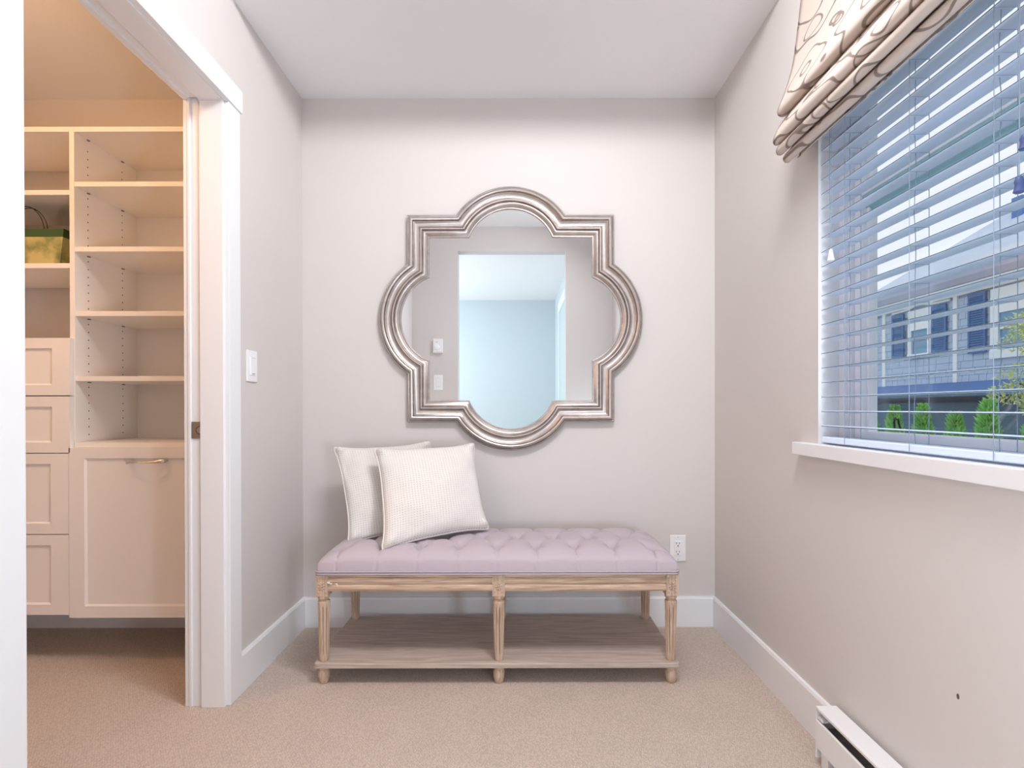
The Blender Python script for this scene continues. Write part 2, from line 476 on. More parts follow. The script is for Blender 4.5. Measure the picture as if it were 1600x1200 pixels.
w.box(-2.62, -0.55, YF - 0.12, YF, 0, ZR)
w.box(0.477, XR + 0.16, YF - 0.12, YF, 0, ZR)
w.box(-0.55, 0.477, YF - 0.12, YF, 2.505, ZR)
struct(w.build('wall_front', M['wall']))
w = MB().box(-2.46, -2.36, 0.84, YB, 0, ZC)
struct(w.build('wall_closet_left', M['wall']))
w = MB().box(-2.46, XC, 0.76, 0.84, 0, ZC)
struct(w.build('wall_closet_front', M['wall']))
# room behind
struct(MB().box(-2.62, 0.75, -3.50, -3.41, 0, ZR).build('wall_rear', M['rearwall']))
struct(MB().box(0.63, 0.75, -3.41, YF - 0.12, 0, ZR).build('wall_rear_right', M['rearwall']))
w = MB()
w.box(-2.62, -2.52, -3.41, -2.85, 0, ZR).box(-2.62, -2.52, -0.85, YF - 0.12, 0, ZR)
w.box(-2.62, -2.52, -2.85, -0.85, 0, 0.8).box(-2.62, -2.52, -2.85, -0.85, 2.3, ZR)
struct(w.build('wall_rear_left', M['rearwall']))
d2 = empty('door_2', (0.63, -1.9, 0)); struct(d2)
MB().box(0.605, 0.63, -2.62, -1.12, 2.36, 2.50).build('head_casing', M['trim'], d2, bevel=0.002)
MB().box(0.61, 0.63, -2.60, -2.52, 0, 2.36).box(0.61, 0.63, -1.22, -1.14, 0, 2.36).build('side_casing', M['trim'], d2, bevel=0.002)
MB().box(0.622, 0.63, -2.52, -1.22, 0, 2.36).build('door_slab', mat('grey_green_door', (0.50, 0.60, 0.60), 0.5), d2)

# ------------------------------------------------------------------ baseboards
BH, BT = 0.137, 0.014
def baseboard(name, pts):
    """box board plus a small bevelled top; pts = x0,x1,y0,y1 and the wall side."""
    x0, x1, y0, y1, side = pts
    m = MB()
    if side == 'B': m.prism([(y1, 0), (y0, 0), (y0, BH - 0.008), (y0 + 0.004, BH), (y1, BH)], 0, x0, x1)
    if side == 'F': m.prism([(y0, 0), (y1, 0), (y1, BH - 0.008), (y1 - 0.004, BH), (y0, BH)], 0, x0, x1)
    if side == 'L': m.prism([(x0, 0), (x1, 0), (x1, BH - 0.008), (x1 - 0.004, BH), (x0, BH)], 1, y0, y1)
    if side == 'R': m.prism([(x1, 0), (x0, 0), (x0, BH - 0.008), (x0 + 0.004, BH), (x1, BH)], 1, y0, y1)
    o = m.build(name, M['trim']); struct(o); return o
baseboard('baseboard_back', (XL, XR, YB - BT, YB, 'B'))
baseboard('baseboard_left', (XL, XL + BT, 1.7865, YB - BT, 'L'))
baseboard('baseboard_right', (XR - BT, XR, YF, YB - BT, 'R'))
baseboard('baseboard_closet', (-2.36, XC, YB - BT, YB, 'B'))
baseboard('baseboard_front', (XL, -0.55, YF, YF + BT, 'F'))

# ------------------------------------------------------------------ closet doorway
d1 = empty('door_1', (XL, 1.36, 0)); struct(d1)
j = MB()
j.prism([(XL + 0.001, DY1), (-1.064, DY1), (-1.064, DY1 + 0.009), (-1.098, DY1 + 0.009), (-1.098, DY1 + 0.003), (XC - 0.001, DY1 + 0.003), (XC - 0.001, DY1 + 0.015), (XL + 0.001, DY1 + 0.015)], 2, 0, DZ + 0.015)
j.build('jamb', M['trim'], d1, bevel=0.0012)
j = MB()
j.box(XC - 0.001, XL + 0.001, DY0 - 0.015, DY0, 0, DZ + 0.015)
j.build('jamb', M['trim'], d1, bevel=0.0012)
j = MB()
j.prism([(XL + 0.001, DZ), (-1.064, DZ), (-1.064, DZ + 0.009), (-1.098, DZ + 0.009), (-1.098, DZ + 0.003), (XC - 0.001, DZ + 0.003), (XC - 0.001, DZ + 0.015), (XL + 0.001, DZ + 0.015)], 1, DY0, DY1)
j.build('head_jamb', M['trim'], d1, bevel=0.0012)
CX = -0.970
MB().box(XL, CX, DY1 + 0.011, DY1 + 0.083, 0, DZ + 0.004).build('side_casing', M['trim'], d1, bevel=0.0025)
MB().box(XL, CX, DY0 - 0.083, DY0 - 0.011, 0, DZ + 0.004).build('side_casing', M['trim'], d1, bevel=0.0025)
MB().box(XL, CX + 0.006, DY0 - 0.092, DY1 + 0.091, DZ + 0.004, DZ + 0.082).build('head_casing', M['trim'], d1, bevel=0.0025)
MB().box(XC - 0.016, XC, DY1 + 0.006, DY1 + 0.078, 0, DZ + 0.006).box(XC - 0.016, XC, DY0 - 0.078, DY0 - 0.006, 0, DZ + 0.006).box(XC - 0.016, XC, DY0 - 0.078, DY1 + 0.078, DZ + 0.006, DZ + 0.08).build('closet_casing', M['trim'], d1, bevel=0.002)
# latch plate of the pocket door with its half-round recess
lp = MB()
yl = DY1 + 0.0075
lp.box(-1.096, -1.0655, yl - 0.002, yl + 0.0015, 0.908, 0.965)
lt = lp.build('latch_plate', M['latch'], d1, bevel=0.0008)
lt['label'] = 'aged nickel latch plate'
hole = MB().prism([(-1.0655 - 0.015 * math.sin(math.pi * k / 10), 0.9365 + 0.013 * math.cos(math.pi * k / 10)) for k in range(11)], 1, yl - 0.0030, yl - 0.0019)
hole.build('latch_recess', M['nickel'], lt)
MB().tube([(-1.0655 - 0.015 * math.sin(math.pi * k / 10), yl - 0.003, 0.9365 + 0.013 * math.cos(math.pi * k / 10)) for k in range(11)], 0.0012, 6).build('latch_rim', M['dark'], lt)

# ------------------------------------------------------------------ window
win = empty('window_1', (XR, (WY0 + WY1) / 2, WZ0)); struct(win)
XF = 0.985
def ring(x0, x1, inset, width, mat_, name, zlo=WZ0, zhi=WZ1):
    """rectangular frame standing in the opening."""
    y0, y1, z0, z1 = WY0 + inset, WY1 - inset, zlo + inset * 0.5, zhi - inset
    m = MB()
    m.box(x0, x1, y0, y0 + width, z0, z1).box(x0, x1, y1 - width, y1, z0, z1)
    m.box(x0, x1, y0 + width, y1 - width, z0, z0 + width * 0.7).box(x0, x1, y0 + width, y1 - width, z1 - width, z1)
    return m.build(name, mat_, win, bevel=0.0015)
ring(XF, XF + 0.085, 0.0, 0.022, M['vinyl'], 'outer_frame')
ring(XF + 0.012, XF + 0.075, 0.022, 0.014, M['vinyl'], 'frame_step')
ring(XF + 0.024, XF + 0.07, 0.036, 0.012, M['vinyl'], 'frame_step')
ring(XF + 0.016, XF + 0.062, 0.048, 0.030, M['vinyl'], 'sash')
ring(XF + 0.030, XF + 0.055, 0.078, 0.010, M['vinyl'], 'glazing_bead')
g = MB().box(XF + 0.040, XF + 0.044, WY0 + 0.085, WY1 - 0.085, WZ0 + 0.06, WZ1 - 0.085).build('pane', M['glass'], win)
# transom rail
MB().box(XF + 0.014, XF + 0.066, WY0 + 0.06, WY1 - 0.06, 1.620, 1.640).build('transom_cap', M['vinyl'], win, bevel=0.002)
tr_ = MB().prism([(XF + 0.016, 1.620), (XF + 0.020, 1.600), (XF + 0.028, 1.586), (XF + 0.036, 1.580), (XF + 0.036, 1.572), (XF + 0.062, 1.572), (XF + 0.062, 1.620)], 1, WY0 + 0.06, WY1 - 0.06)
tro = tr_.build('transom_rail', M['teal'], win, bevel=0.001); tro['label'] = 'vinyl transom rail coloured teal grey as if backlit'
# crank handle folded on the sash
hy = 1.312
MB().tube([(XF + 0.010, hy - 0.006, 0.948), (XF + 0.004, hy - 0.006, 0.970), (XF + 0.004, hy - 0.004, 0.978), (XF + 0.004, hy + 0.008, 0.978), (XF + 0.004, hy + 0.010, 0.970), (XF + 0.006, hy + 0.010, 0.950)], 0.0024, 8).build('crank_handle', M['black'], win, smooth=True)
# inner sill and projecting stool
MB().box(XR, XF + 0.03, WY0, WY1, WZ0 - 0.03, WZ0).build('sill_bed', M['trim'], win)
MB().box(0.890, XR + 0.004, WY0 - 0.09, 1.631, 0.8605, 0.899).build('stool', M['trim'], win, bevel=0.002)
MB().box(XR, XF, WY1 - 0.001, WY1 + 0.001, WZ0, WZ1).build('reveal', M['ceil'], win)

# ------------------------------------------------------------------ venetian blind
BX0, BX1, BY0, BY1 = 0.927, 0.971, 0.868, 1.534
blind = empty('venetian_blind', ((BX0 + BX1) / 2, (BY0 + BY1) / 2, 0.905))
tag(blind, 'white wooden slatted blind with open slats filling the window', 'blind')
sm = MB()
pr = [(BX0, 0), (BX0 + 0.011, 0.0016), (BX0 + 0.022, 0.0021), (BX0 + 0.033, 0.0016), (BX1, 0)]
poly = [(x, z) for x, z in pr] + [(x, z - 0.0020) for x, z in reversed(pr)]
sm.prism(poly, 1, BY0, BY1)
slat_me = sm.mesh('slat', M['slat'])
slat_me.materials.append(mat('slat_edge_shade', (0.10, 0.15, 0.22), 0.5))
for p_ in slat_me.polygons:                            # shade along each slat's front edge, put into the colour
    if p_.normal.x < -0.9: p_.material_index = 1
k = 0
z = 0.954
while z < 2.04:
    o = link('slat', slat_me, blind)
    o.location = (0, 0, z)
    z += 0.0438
MB().box(BX0 + 0.001, BX1 - 0.001, BY0, BY1, 0.9035, 0.9215).build('bottom_rail', M['slat'], blind, bevel=0.003)
MB().box(BX0 - 0.002, BX1 + 0.004, BY0, BY1, 2.07, 2.125).build('head_rail', M['slat'], blind, bevel=0.002)
for yc in (1.425, 1.19, 0.98):
    lc = MB()
    lc.tube([(BX0 - 0.0012, yc, 0.905), (BX0 - 0.0012, yc, 2.07)], 0.0007, 6)
    lc.tube([(BX1 + 0.0012, yc, 0.905), (BX1 + 0.0012, yc, 2.07)], 0.0008, 6)
    zz = 0.954
    while zz < 2.04:
        lc.tube([(BX0 - 0.001, yc, zz - 0.004), (BX1 + 0.001, yc, zz - 0.004)], 0.0005, 4)
        zz += 0.0438
    lc.build('ladder_cord', M['cord'], blind)
    pts = [((BX0 + BX1) / 2 + 0.0015 * math.sin(i * 1.9 + yc * 7), yc + 0.012 + 0.002 * math.sin(i * 1.3), 0.92 + i * 0.05) for i in range(24)]
    MB().tube(pts, 0.0009, 6).build('lift_cord', M['cord'], blind)
# pull cords with the white tassel
tz = 1.455
for dy in (0.0, 0.008):
    MB().tube([(0.9085, 1.455 + dy, 2.05), (0.9085, 1.457 + dy, 1.7), (0.9085, 1.458 + dy * 0.3, tz + 0.012)], 0.0009, 6).build('pull_cord', M['cord'], blind)
MB().lathe([(0.003, 0.016), (0.005, 0.012), (0.0065, 0.0), (0.009, -0.012), (0.0098, -0.016), (0.006, -0.0185)], (0.9085, 1.458, tz - 0.006), 16).build('tassel', M['plastic'], blind, smooth=True)
# tilt cords with two blue grey tassels near the right-hand frame edge
for (tx, ty, tzz, ln) in ((0.909, 0.9035, 1.482, 0.028), (0.909, 0.9135, 1.410, 0.030)):
    MB().tube([(tx, ty, 2.05), (tx, ty, tzz + ln * 0.5)], 0.0009, 6).build('tilt_cord', M['cord'], blind)
    o = MB().lathe([(0.003, ln * 0.5), (0.005, ln * 0.44), (0.0075, ln * 0.2), (0.0062, 0), (0.008, -ln * 0.3), (0.009, -ln * 0.42), (0.006, -ln * 0.5)], (tx, ty, tzz), 16).build('tassel', M['bluetassel'], blind, smooth=True)
    o['label'] = 'dark blue grey tassel'

# ------------------------------------------------------------------ roman shade
def catmull(pts, sub=6):
    out = []
    n = len(pts)
    for i in range(n - 1):
        p0 = pts[max(i-1, 0)]; p1 = pts[i]; p2 = pts[i+1]; p3 = pts[min(i+2, n-1)]
        for k in range(sub):
            t = k / sub
            out.append(tuple(0.5 * (2*b + (c-a)*t + (2*a-5*b+4*c-d)*t*t + (3*b-a-3*c+d)*t**3) for a, b, c, d in zip(p0, p1, p2, p3)))
    out.append(tuple(pts[-1]))
    return out
shade = empty('roman_shade', (0.91, 0.93, 1.79))
tag(shade, 'taupe roman shade with swirling line pattern gathered above the window', 'shade')
def cloth_sheet(name, prof, y0, y1, v0, sag=0.0, ny=40, seed=0, slant=0.0):
    pr = catmull(prof, 6)
    vs, fs, uv = [], [], []
    L = [0]
    for i in range(1, len(pr)): L.append(L[-1] + math.dist(pr[i], pr[i-1]))
    tot = L[-1]
    for jy in range(ny + 1):
        t = jy / ny
        y = y0 + (y1 - y0) * t
        for i, (x, z) in enumerate(pr):
            f = L[i] / tot
            wob = noise.noise(Vector((y * 4 + seed, f * 2.0, seed))) * 0.005
            end = 0.006 * math.exp(-t * ny * 0.6) * math.sin(f * 5 + seed)
            vs.append((x + wob * min(1, f * 3), y + end, z + wob * 0.6 * min(1, f * 3) - sag * math.sin(math.pi * t) * f))
            uv.append((y, v0 + L[i]))
    m = len(pr)
    for jy in range(ny):
        for i in range(m - 1):
            fs.append((jy*m+i, jy*m+i+1, (jy+1)*m+i+1, (jy+1)*m+i))
    me = bpy.data.meshes.new(name); me.from_pydata(vs, [], fs); me.update()
    ul = me.uv_layers.new(name='uv')
    for lp_ in me.loops: ul.data[lp_.index].uv = uv[lp_.vertex_index]
    me.materials.append(M['shade'])
    me.polygons.foreach_set('use_smooth', [True] * len(me.polygons))
    o = link(name, me, shade)
    so = o.modifiers.new('solid', 'SOLIDIFY'); so.thickness = 0.0018
    return o
SY0, SY1 = 1.592, 0.82
cloth_sheet('upper_panel', [(0.903, 2.34), (0.897, 2.27), (0.885, 2.17), (0.866, 2.07), (0.838, 1.985), (0.822, 1.947), (0.821, 1.926), (0.834, 1.919), (0.852, 1.928), (0.866, 1.950)], SY0, SY1, 0.0, seed=1)
cloth_sheet('fold', [(0.872, 1.965), (0.852, 1.930), (0.828, 1.893), (0.810, 1.860), (0.806, 1.843), (0.813, 1.832), (0.830, 1.836), (0.850, 1.855)], SY0 + 0.002, SY1, 0.55, seed=2)
cloth_sheet('fold', [(0.862, 1.880), (0.845, 1.852), (0.824, 1.829), (0.817, 1.815), (0.822, 1.803), (0.838, 1.804), (0.855, 1.820)], SY0 - 0.001, SY1, 0.75, seed=3)
cloth_sheet('fold', [(0.872, 1.850), (0.858, 1.820), (0.843, 1.802), (0.840, 1.789), (0.849, 1.780), (0.864, 1.783), (0.876, 1.80)], SY0 - 0.004, SY1, 0.95, seed=4)
cloth_sheet('lining', [(0.900, 2.31), (0.896, 2.1), (0.888, 1.9), (0.881, 1.80), (0.874, 1.786)], SY0 - 0.012, SY1 + 0.01, 1.2, seed=5)
MB().box(0.905, XR, SY1, SY0 - 0.01, 2.31, 2.345).build('mounting_board', M['trim'], shade)

# ------------------------------------------------------------------ baseboard heater
hx = 0.847
ht = empty('baseboard_heater', ((hx + XR) / 2, 0.85, 0.02))
tag(ht, 'white metal baseboard heater low on the wall under the window', 'heater')
HY1 = 1.429
MB().prism([(hx, 0.165), (hx, 0.158), (hx + 0.003, 0.155), (XR - BT - 0.001, 0.155), (XR - BT - 0.001, 0.165)], 1, 0.30, HY1).build('top_cover', M['heater'], ht, bevel=0.001)
MB().prism([(hx + 0.002, 0.128), (hx, 0.126), (hx, 0.05), (hx + 0.006, 0.045), (hx + 0.006, 0.128)], 1, 0.30, HY1 - 0.002).build('front_panel', M['heater'], ht, bevel=0.001)
MB().box(hx, XR - BT - 0.001, HY1 - 0.004, HY1, 0.02, 0.156).build('end_cap', M['heater'], ht, bevel=0.001)
MB().box(hx, XR - BT - 0.001, 0.30, 0.304, 0.02, 0.156).build('end_cap', M['heater'], ht, bevel=0.001)
MB().box(XR - BT - 0.004, XR - BT - 0.001, 0.304, HY1 - 0.004, 0.02, 0.156).build('back_plate', M['heater'], ht)
fn = MB()
for i in range(90): fn.box(hx + 0.012, XR - 0.022, 0.31 + i * 0.0123, 0.3105 + i * 0.0123, 0.06, 0.115)
tag(fn.build('fins', mat('aluminium_fin', (0.6, 0.6, 0.62), 0.4, metal=0.9), ht), kind='stuff')
MB().box(hx + 0.002, hx + 0.05, HY1 - 0.03, HY1 - 0.006, 0.133, 0.140).build('louvre', M['heater'], ht)
for fy in (0.31, HY1 - 0.045): MB().box(hx + 0.008, XR - 0.02, fy, fy + 0.03, 0, 0.05).build('foot', M['heater'], ht)

# ------------------------------------------------------------------ outlet and switches
def plate(o, x0, x1, z0, z1, y, outward, axis, m=M['plastic']):
    pass
out = empty('wall_outlet', (0.748, YB, 0.361))
tag(out, 'white double power outlet on the wall right of the bench', 'outlet')
MB().box(0.711, 0.785, YB - 0.006, YB, 0.3005, 0.4215).build('cover_plate', M['plastic'], out, bevel=0.003)
MB().box(0.7315, 0.7645, YB - 0.0085, YB - 0.005, 0.3275, 0.3945).build('receptacle', M['plastic'], out, bevel=0.001)
sl = MB()
for zc in (0.381, 0.343):
    sl.box(0.7395, 0.7415, YB - 0.0092, YB - 0.008, zc - 0.001, zc + 0.008)
    sl.box(0.7530, 0.7550, YB - 0.0092, YB - 0.008, zc - 0.001, zc + 0.007)
    sl.lathe([(0.0028, 0), (0.0028, 0.0012)], (0.7475, YB - 0.0092, zc - 0.0085), 10, axis=1)
sl.build('slots', M['dark'], out)
M['screw'] = mat('plate_screw', (0.6, 0.58, 0.58), 0.4)
for zc in (0.412, 0.310): MB().lathe([(0.003, 0), (0.003, 0.001)], (0.748, YB - 0.0068, zc), 10, axis=1).build('screw', M['screw'], out)

sw = empty('dimmer_switch', (XL, 1.8825, 1.167))
tag(sw, 'white wall switch beside the closet doorway casing', 'switch')
MB().box(XL, XL + 0.006, 1.846, 1.919, 1.109, 1.225).build('cover_plate', M['plastic'], sw, bevel=0.0025)
MB().box(XL + 0.005, XL + 0.0095, 1.866, 1.899, 1.134, 1.200).build('rocker', M['plastic'], sw, bevel=0.001)
MB().box(XL + 0.0093, XL + 0.0108, 1.874, 1.892, 1.137, 1.1405).build('slider', mat('switch_slider_grey', (0.42, 0.42, 0.46), 0.5), sw)  # slider in a flat mid grey
MB().box(XL + 0.0093, XL + 0.0105, 1.868, 1.897, 1.1975, 1.199).build('seam', mat('switch_seam', (0.6, 0.6, 0.62), 0.5), sw)

s2 = empty('light_switch', (-0.737, YF, 1.256))
tag(s2, 'white rocker switch below the thermostat, seen in the mirror', 'switch')
MB().box(-0.781, -0.694, YF, YF + 0.007, 1.184, 1.328).build('cover_plate', M['plastic'], s2, bevel=0.002)
MB().box(-0.757, -0.718, YF + 0.006, YF + 0.011, 1.216, 1.296).build('rocker', M['plastic'], s2, bevel=0.001)
MB().box(-0.7595, -0.7155, YF + 0.0063, YF + 0.0075, 1.2135, 1.2985).build('seam', mat('switch_seam_grey', (0.62, 0.62, 0.66), 0.5), s2)
th = empty('thermostat', (-0.737, YF, 1.60))
tag(th, 'small white thermostat with round dial, seen in the mirror', 'thermostat')
MB().box(-0.782, -0.692, YF, YF + 0.03, 1.536, 1.668).build('housing', M['plastic'], th, bevel=0.004)
MB().lathe([(0.028, 0), (0.027, 0.006), (0.024, 0.008)], (-0.748, YF + 0.03, 1.588), 24, axis=1).build('dial', M['plastic'], th, smooth=True)
vg = MB()
for i in range(6): vg.box(-0.772 + i * 0.013, -0.766 + i * 0.013, YF + 0.0295, YF + 0.0305, 1.539, 1.545)
vg.box(-0.757, -0.735, YF + 0.0295, YF + 0.0305, 1.636, 1.640)
tag(vg.build('vents', mat('vent_grey', (0.35, 0.36, 0.42), 0.6), th), kind='stuff')

# ------------------------------------------------------------------ closet: shelf tower with hamper
CYF, CYB = 2.000, 2.334
tower = empty('shelf_tower', (-1.44, 2.17, 0.19))
tag(tower, 'tall cream shelf unit with six open shelves over a tilt-out hamper door', 'shelving')
T = 0.0195
def panel(x0, x1, y0, y1, z0, z1, name, par, b=0.0012, m=None):
    return MB().box(x0, x1, y0, y1, z0, z1).build(name, m or M['melamine'], par, bevel=b)
panel(-1.7627, -1.7432, CYF, CYB, 0.19, 2.124, 'side_panel', tower)
panel(-1.145, -1.1255, CYF, CYB, 0.19, 2.124, 'side_panel', tower)
panel(-1.7432, -1.145, CYF, CYB, 2.104, 2.124, 'top_panel', tower)
for zc in (1.898, 1.641, 1.386, 1.129, 0.866):
    panel(-1.7432, -1.145, CYF + (0.001 if zc > 0.9 else -0.004), CYB, zc - T/2, zc + T/2, 'shelf', tower)
panel(-1.7432, -1.145, CYF + 0.02, CYB, 0.19, 0.21, 'bottom_panel', tower)
panel(-1.7432, -1.145, CYB - 0.018, CYB, 1.9085, 1.975, 'cleat', tower)
MB().box(-1.7432, -1.145, CYB - 0.006, CYB, 0.21, 2.104).build('back_panel', M['melamine'], tower)
ph = MB(); z = 0.905
while z < 2.08:
    for yy in (2.064, 2.243):
        ph.lathe([(0.0026, 0), (0.0026, 0.0006)], (-1.7432, yy, z), 8, axis=0)
    z += 0.032
for yy, z in ((2.285, 1.955), (2.315, 1.925)): ph.lathe([(0.0022, 0), (0.0022, 0.0006)], (-1.7432, yy, z), 8, axis=0)
tag(ph.build('pin_holes', M['dark'], tower), kind='stuff')
M['pin'] = mat('shelf_pin_grey', (0.22, 0.19, 0.17), 0.5)
for zc in (2.114, 1.898, 1.641, 1.386, 1.129):
    for yy in (2.064, 2.243): MB().box(-1.7432, -1.736, yy - 0.005, yy + 0.005, zc - T/2 - 0.004, zc - T/2 - 0.0002).build('shelf_pin', M['pin'], tower)

def shaker(x0, x1, z0, z1, sl_, sr, rt, rb, y, name, par, label=None):
    """five-piece front: four frame boards and a recessed field."""
    m = MB()
    m.box(x0, x0 + sl_, y, y + 0.019, z0, z1).box(x1 - sr, x1, y, y + 0.019, z0, z1)
    m.box(x0 + sl_, x1 - sr, y, y + 0.019, z1 - rt, z1).box(x0 + sl_, x1 - sr, y, y + 0.019, z0, z0 + rb)
    # sloped inner moulding
    a, b_, c_, d_ = x0 + sl_, x1 - sr, z0 + rb, z1 - rt
    e_ = 0.006
    yy = y + 0.0075
    m.quad((a, y, c_), (b_, y, c_), (b_ - e_, yy, c_ + e_), (a + e_, yy, c_ + e_))
    m.quad((a, y, d_), (b_, y, d_), (b_ - e_, yy, d_ - e_), (a + e_, yy, d_ - e_))
    m.quad((a, y, c_), (a, y, d_), (a + e_, yy, d_ - e_), (a + e_, yy, c_ + e_))
    m.quad((b_, y, c_), (b_, y, d_), (b_ - e_, yy, d_ - e_), (b_ - e_, yy, c_ + e_))
    m.box(a + e_ * 0.5, b_ - e_ * 0.5, yy, y + 0.019, c_ + e_ * 0.5, d_ - e_ * 0.5)
    return m.build(name, M['shaker'], par)
def handle(cx, cz, y, par):
    """twisted bow pull: flat at the ends, narrow at the middle."""
    pts, n_ = [], 28
    b = MB(); seg = 10
    for i in range(n_ + 1):
        t = i / n_
        x = cx - 0.081 + 0.162 * t
        q = (2 * t - 1)
        yy = y - 0.004 - 0.026 * (1 - q * q) ** 0.6
        zz = cz + 0.0015 * math.sin(math.pi * 2 * t + 0.4) + 0.002 * q
        wdt = 0.0030 + 0.0050 * abs(q) ** 1.3
        if i in (0, n_): wdt *= 0.4
        tw = R(75) * (1 - abs(q)) * 1.0
        for k in range(seg):
            th_ = 2 * math.pi * k / seg
            a = wdt * math.cos(th_); c_ = 0.0024 * math.sin(th_)
            b.v.append((x, yy + c_ * math.cos(tw) + a * math.sin(tw) * 0.5, zz + a * math.cos(tw * 0.6) + c_ * 0.2))
    for i in range(n_):
        for k in range(seg):
            k2 = (k + 1) % seg
            b.f.append((i*seg+k, i*seg+k2, (i+1)*seg+k2, (i+1)*seg+k))
    b.f.append(tuple(range(seg))); b.f.append(tuple(n_*seg+k for k in range(seg)))
    for s_ in (-1, 1): b.tube([(cx + s_ * 0.064, y + 0.001, cz), (cx + s_ * 0.064, y - 0.018, cz)], 0.0035, 8)
    return b.build('handle', M['nickel'], par, smooth=True)
YD = 1.980
dr = shaker(-1.752, -1.1270, 0.190, 0.856, 0.060, 0.060, 0.040, 0.045, YD, 'hamper_door', tower)
hd = handle(-1.443, 0.803, YD, dr); hd['label'] = 'twisted brushed nickel bow handle'

# ------------------------------------------------------------------ closet: drawer cabinet
cab = empty('drawer_cabinet', (-2.0, 2.17, 0.19))
tag(cab, 'cream closet cabinet with four shaker drawers below open shelves', 'cabinet')
CL = -2.34
panel(CL, CL + T, CYF, CYB, 0.19, 2.124, 'side_panel', cab)
panel(CL + T, -1.7629, CYF, CYB, 2.104, 2.124, 'top_panel', cab)
for zc in (1.865, 1.576, 1.279):
    panel(CL + T, -1.7629, CYF + 0.001, CYB, zc - T/2, zc + T/2, 'shelf', cab)
panel(CL + T, -1.7629, CYF + 0.003, CYB, 0.193, 0.212, 'bottom_panel', cab)
panel(CL + T, -1.7629, CYB - 0.018, CYB, 1.902, 1.975, 'cleat', cab)
MB().box(CL + T, -1.7629, CYB - 0.022, CYB - 0.017, 1.912, 1.930).build('rail', M['melamine'], cab)
for z0, z1, xr in ((1.0625, 1.287, -1.7465), (0.8375, 1.0585, -1.7475), (0.519, 0.834, -1.754), (0.202, 0.5155, -1.754)):
    m_ = shaker(CL + 0.002, xr, z0, z1, 0.072, 0.070, 0.040, 0.040, YD, 'drawer', cab)
    handle((CL + xr) / 2 - 0.03, (z0 + z1) / 2, YD, m_)

# ------------------------------------------------------------------ gift bags on the closet shelf
def gift_bag(name, x0, x1, y0, y1, z0, z1, face, band, lab, ropes=True, taper=0.006):
    o = empty(name, ((x0 + x1) / 2, (y0 + y1) / 2, z0)); tag(o, lab, 'bag')
    b = MB()
    t = taper
    lo = [(x0, y0), (x1 - t, y0), (x1 - t, y1), (x0, y1)]
    hi = [(x0, y0 + 0.01), (x1, y0 + 0.012), (x1, y1 - 0.01), (x0, y1 - 0.01)]
    zb = z1 - (z1 - z0) * 0.22
    f = 0.78
    mid = [tuple(a + (b__ - a) * f for a, b__ in zip(p, q)) for p, q in zip(lo, hi)]
    def wall(m, A, za, B, zb_):
        for i in range(4):
            j_ = (i + 1) % 4
            m.quad((*A[i], za), (*A[j_], za), (*B[j_], zb_), (*B[i], zb_))
    wall(b, lo, z0 + 0.0008, mid, zb); b.quad(*[(*p, z0 + 0.0008) for p in lo])
    bo = b.build('body', face, o); so = bo.modifiers.new('s', 'SOLIDIFY'); so.thickness = 0.0008
    b = MB(); wall(b, mid, zb, hi, z1)
    bo = b.build('top_band', band, o); so = bo.modifiers.new('s', 'SOLIDIFY'); so.thickness = 0.0008
    if ropes:
        for yy in (y0 + 0.013, y0 + 0.030):
            cx = (x0 + x1) / 2
            r_ = 0.078
            pts = [(cx + r_ * math.cos(a), yy + (0.004 if yy > (y0+y1)/2 else 0), z1 - 0.012 + 0.103 * math.sin(a)) for a in [math.pi * k / 20 for k in range(21)]]
            MB().tube(pts, 0.0016, 8).build('handle', M['rope'], o, smooth=True)
    return o
gift_bag('gift_bag', -2.151, -1.837, 2.045, 2.155, 1.5861, 1.742, M['bag'], M['baggreen'], 'green and gold paper gift bag with brown cord handles on the closet shelf')
gift_bag('gift_bag', -2.02, -1.780, 2.175, 2.27, 1.5861, 1.745, M['baggreen'], M['baggreen'], 'plain dark green paper bag behind the gold gift bag in the closet', ropes=False)

# ------------------------------------------------------------------ mirror
mir = empty('wall_mirror', (-0.023, YB, 1.421))
tag(mir, 'large quatrefoil wall mirror in a stepped antique silver frame above the bench', 'mirror')
MCX, MCZ = -0.0225, 1.4195
HS, RO, CC = 0.4736, 0.305, 0.299
def outline(t, na=26):
    """quatrefoil outline inset by t: list of (x, z), the same count for every t."""
    h, r = HS - t, RO - t
    ch = math.sqrt(r * r - (h - CC) ** 2)
    a0 = math.atan2(h - CC, ch)               # arc on the +x side runs between these angles
    pts = []
    for q in range(4):
        rot = q * math.pi / 2
        cs, sn = math.cos(rot), math.sin(rot)
        loc = [(h, -h)]
        s_ang = math.atan2(-ch, h - CC); e_ang = -s_ang
        for k in range(na + 1):
            a = s_ang + (e_ang - s_ang) * k / na
            loc.append((CC + r * math.cos(a), r * math.sin(a)))
        pts += [(x * cs - z * sn, x * sn + z * cs) for x, z in loc]
    return pts
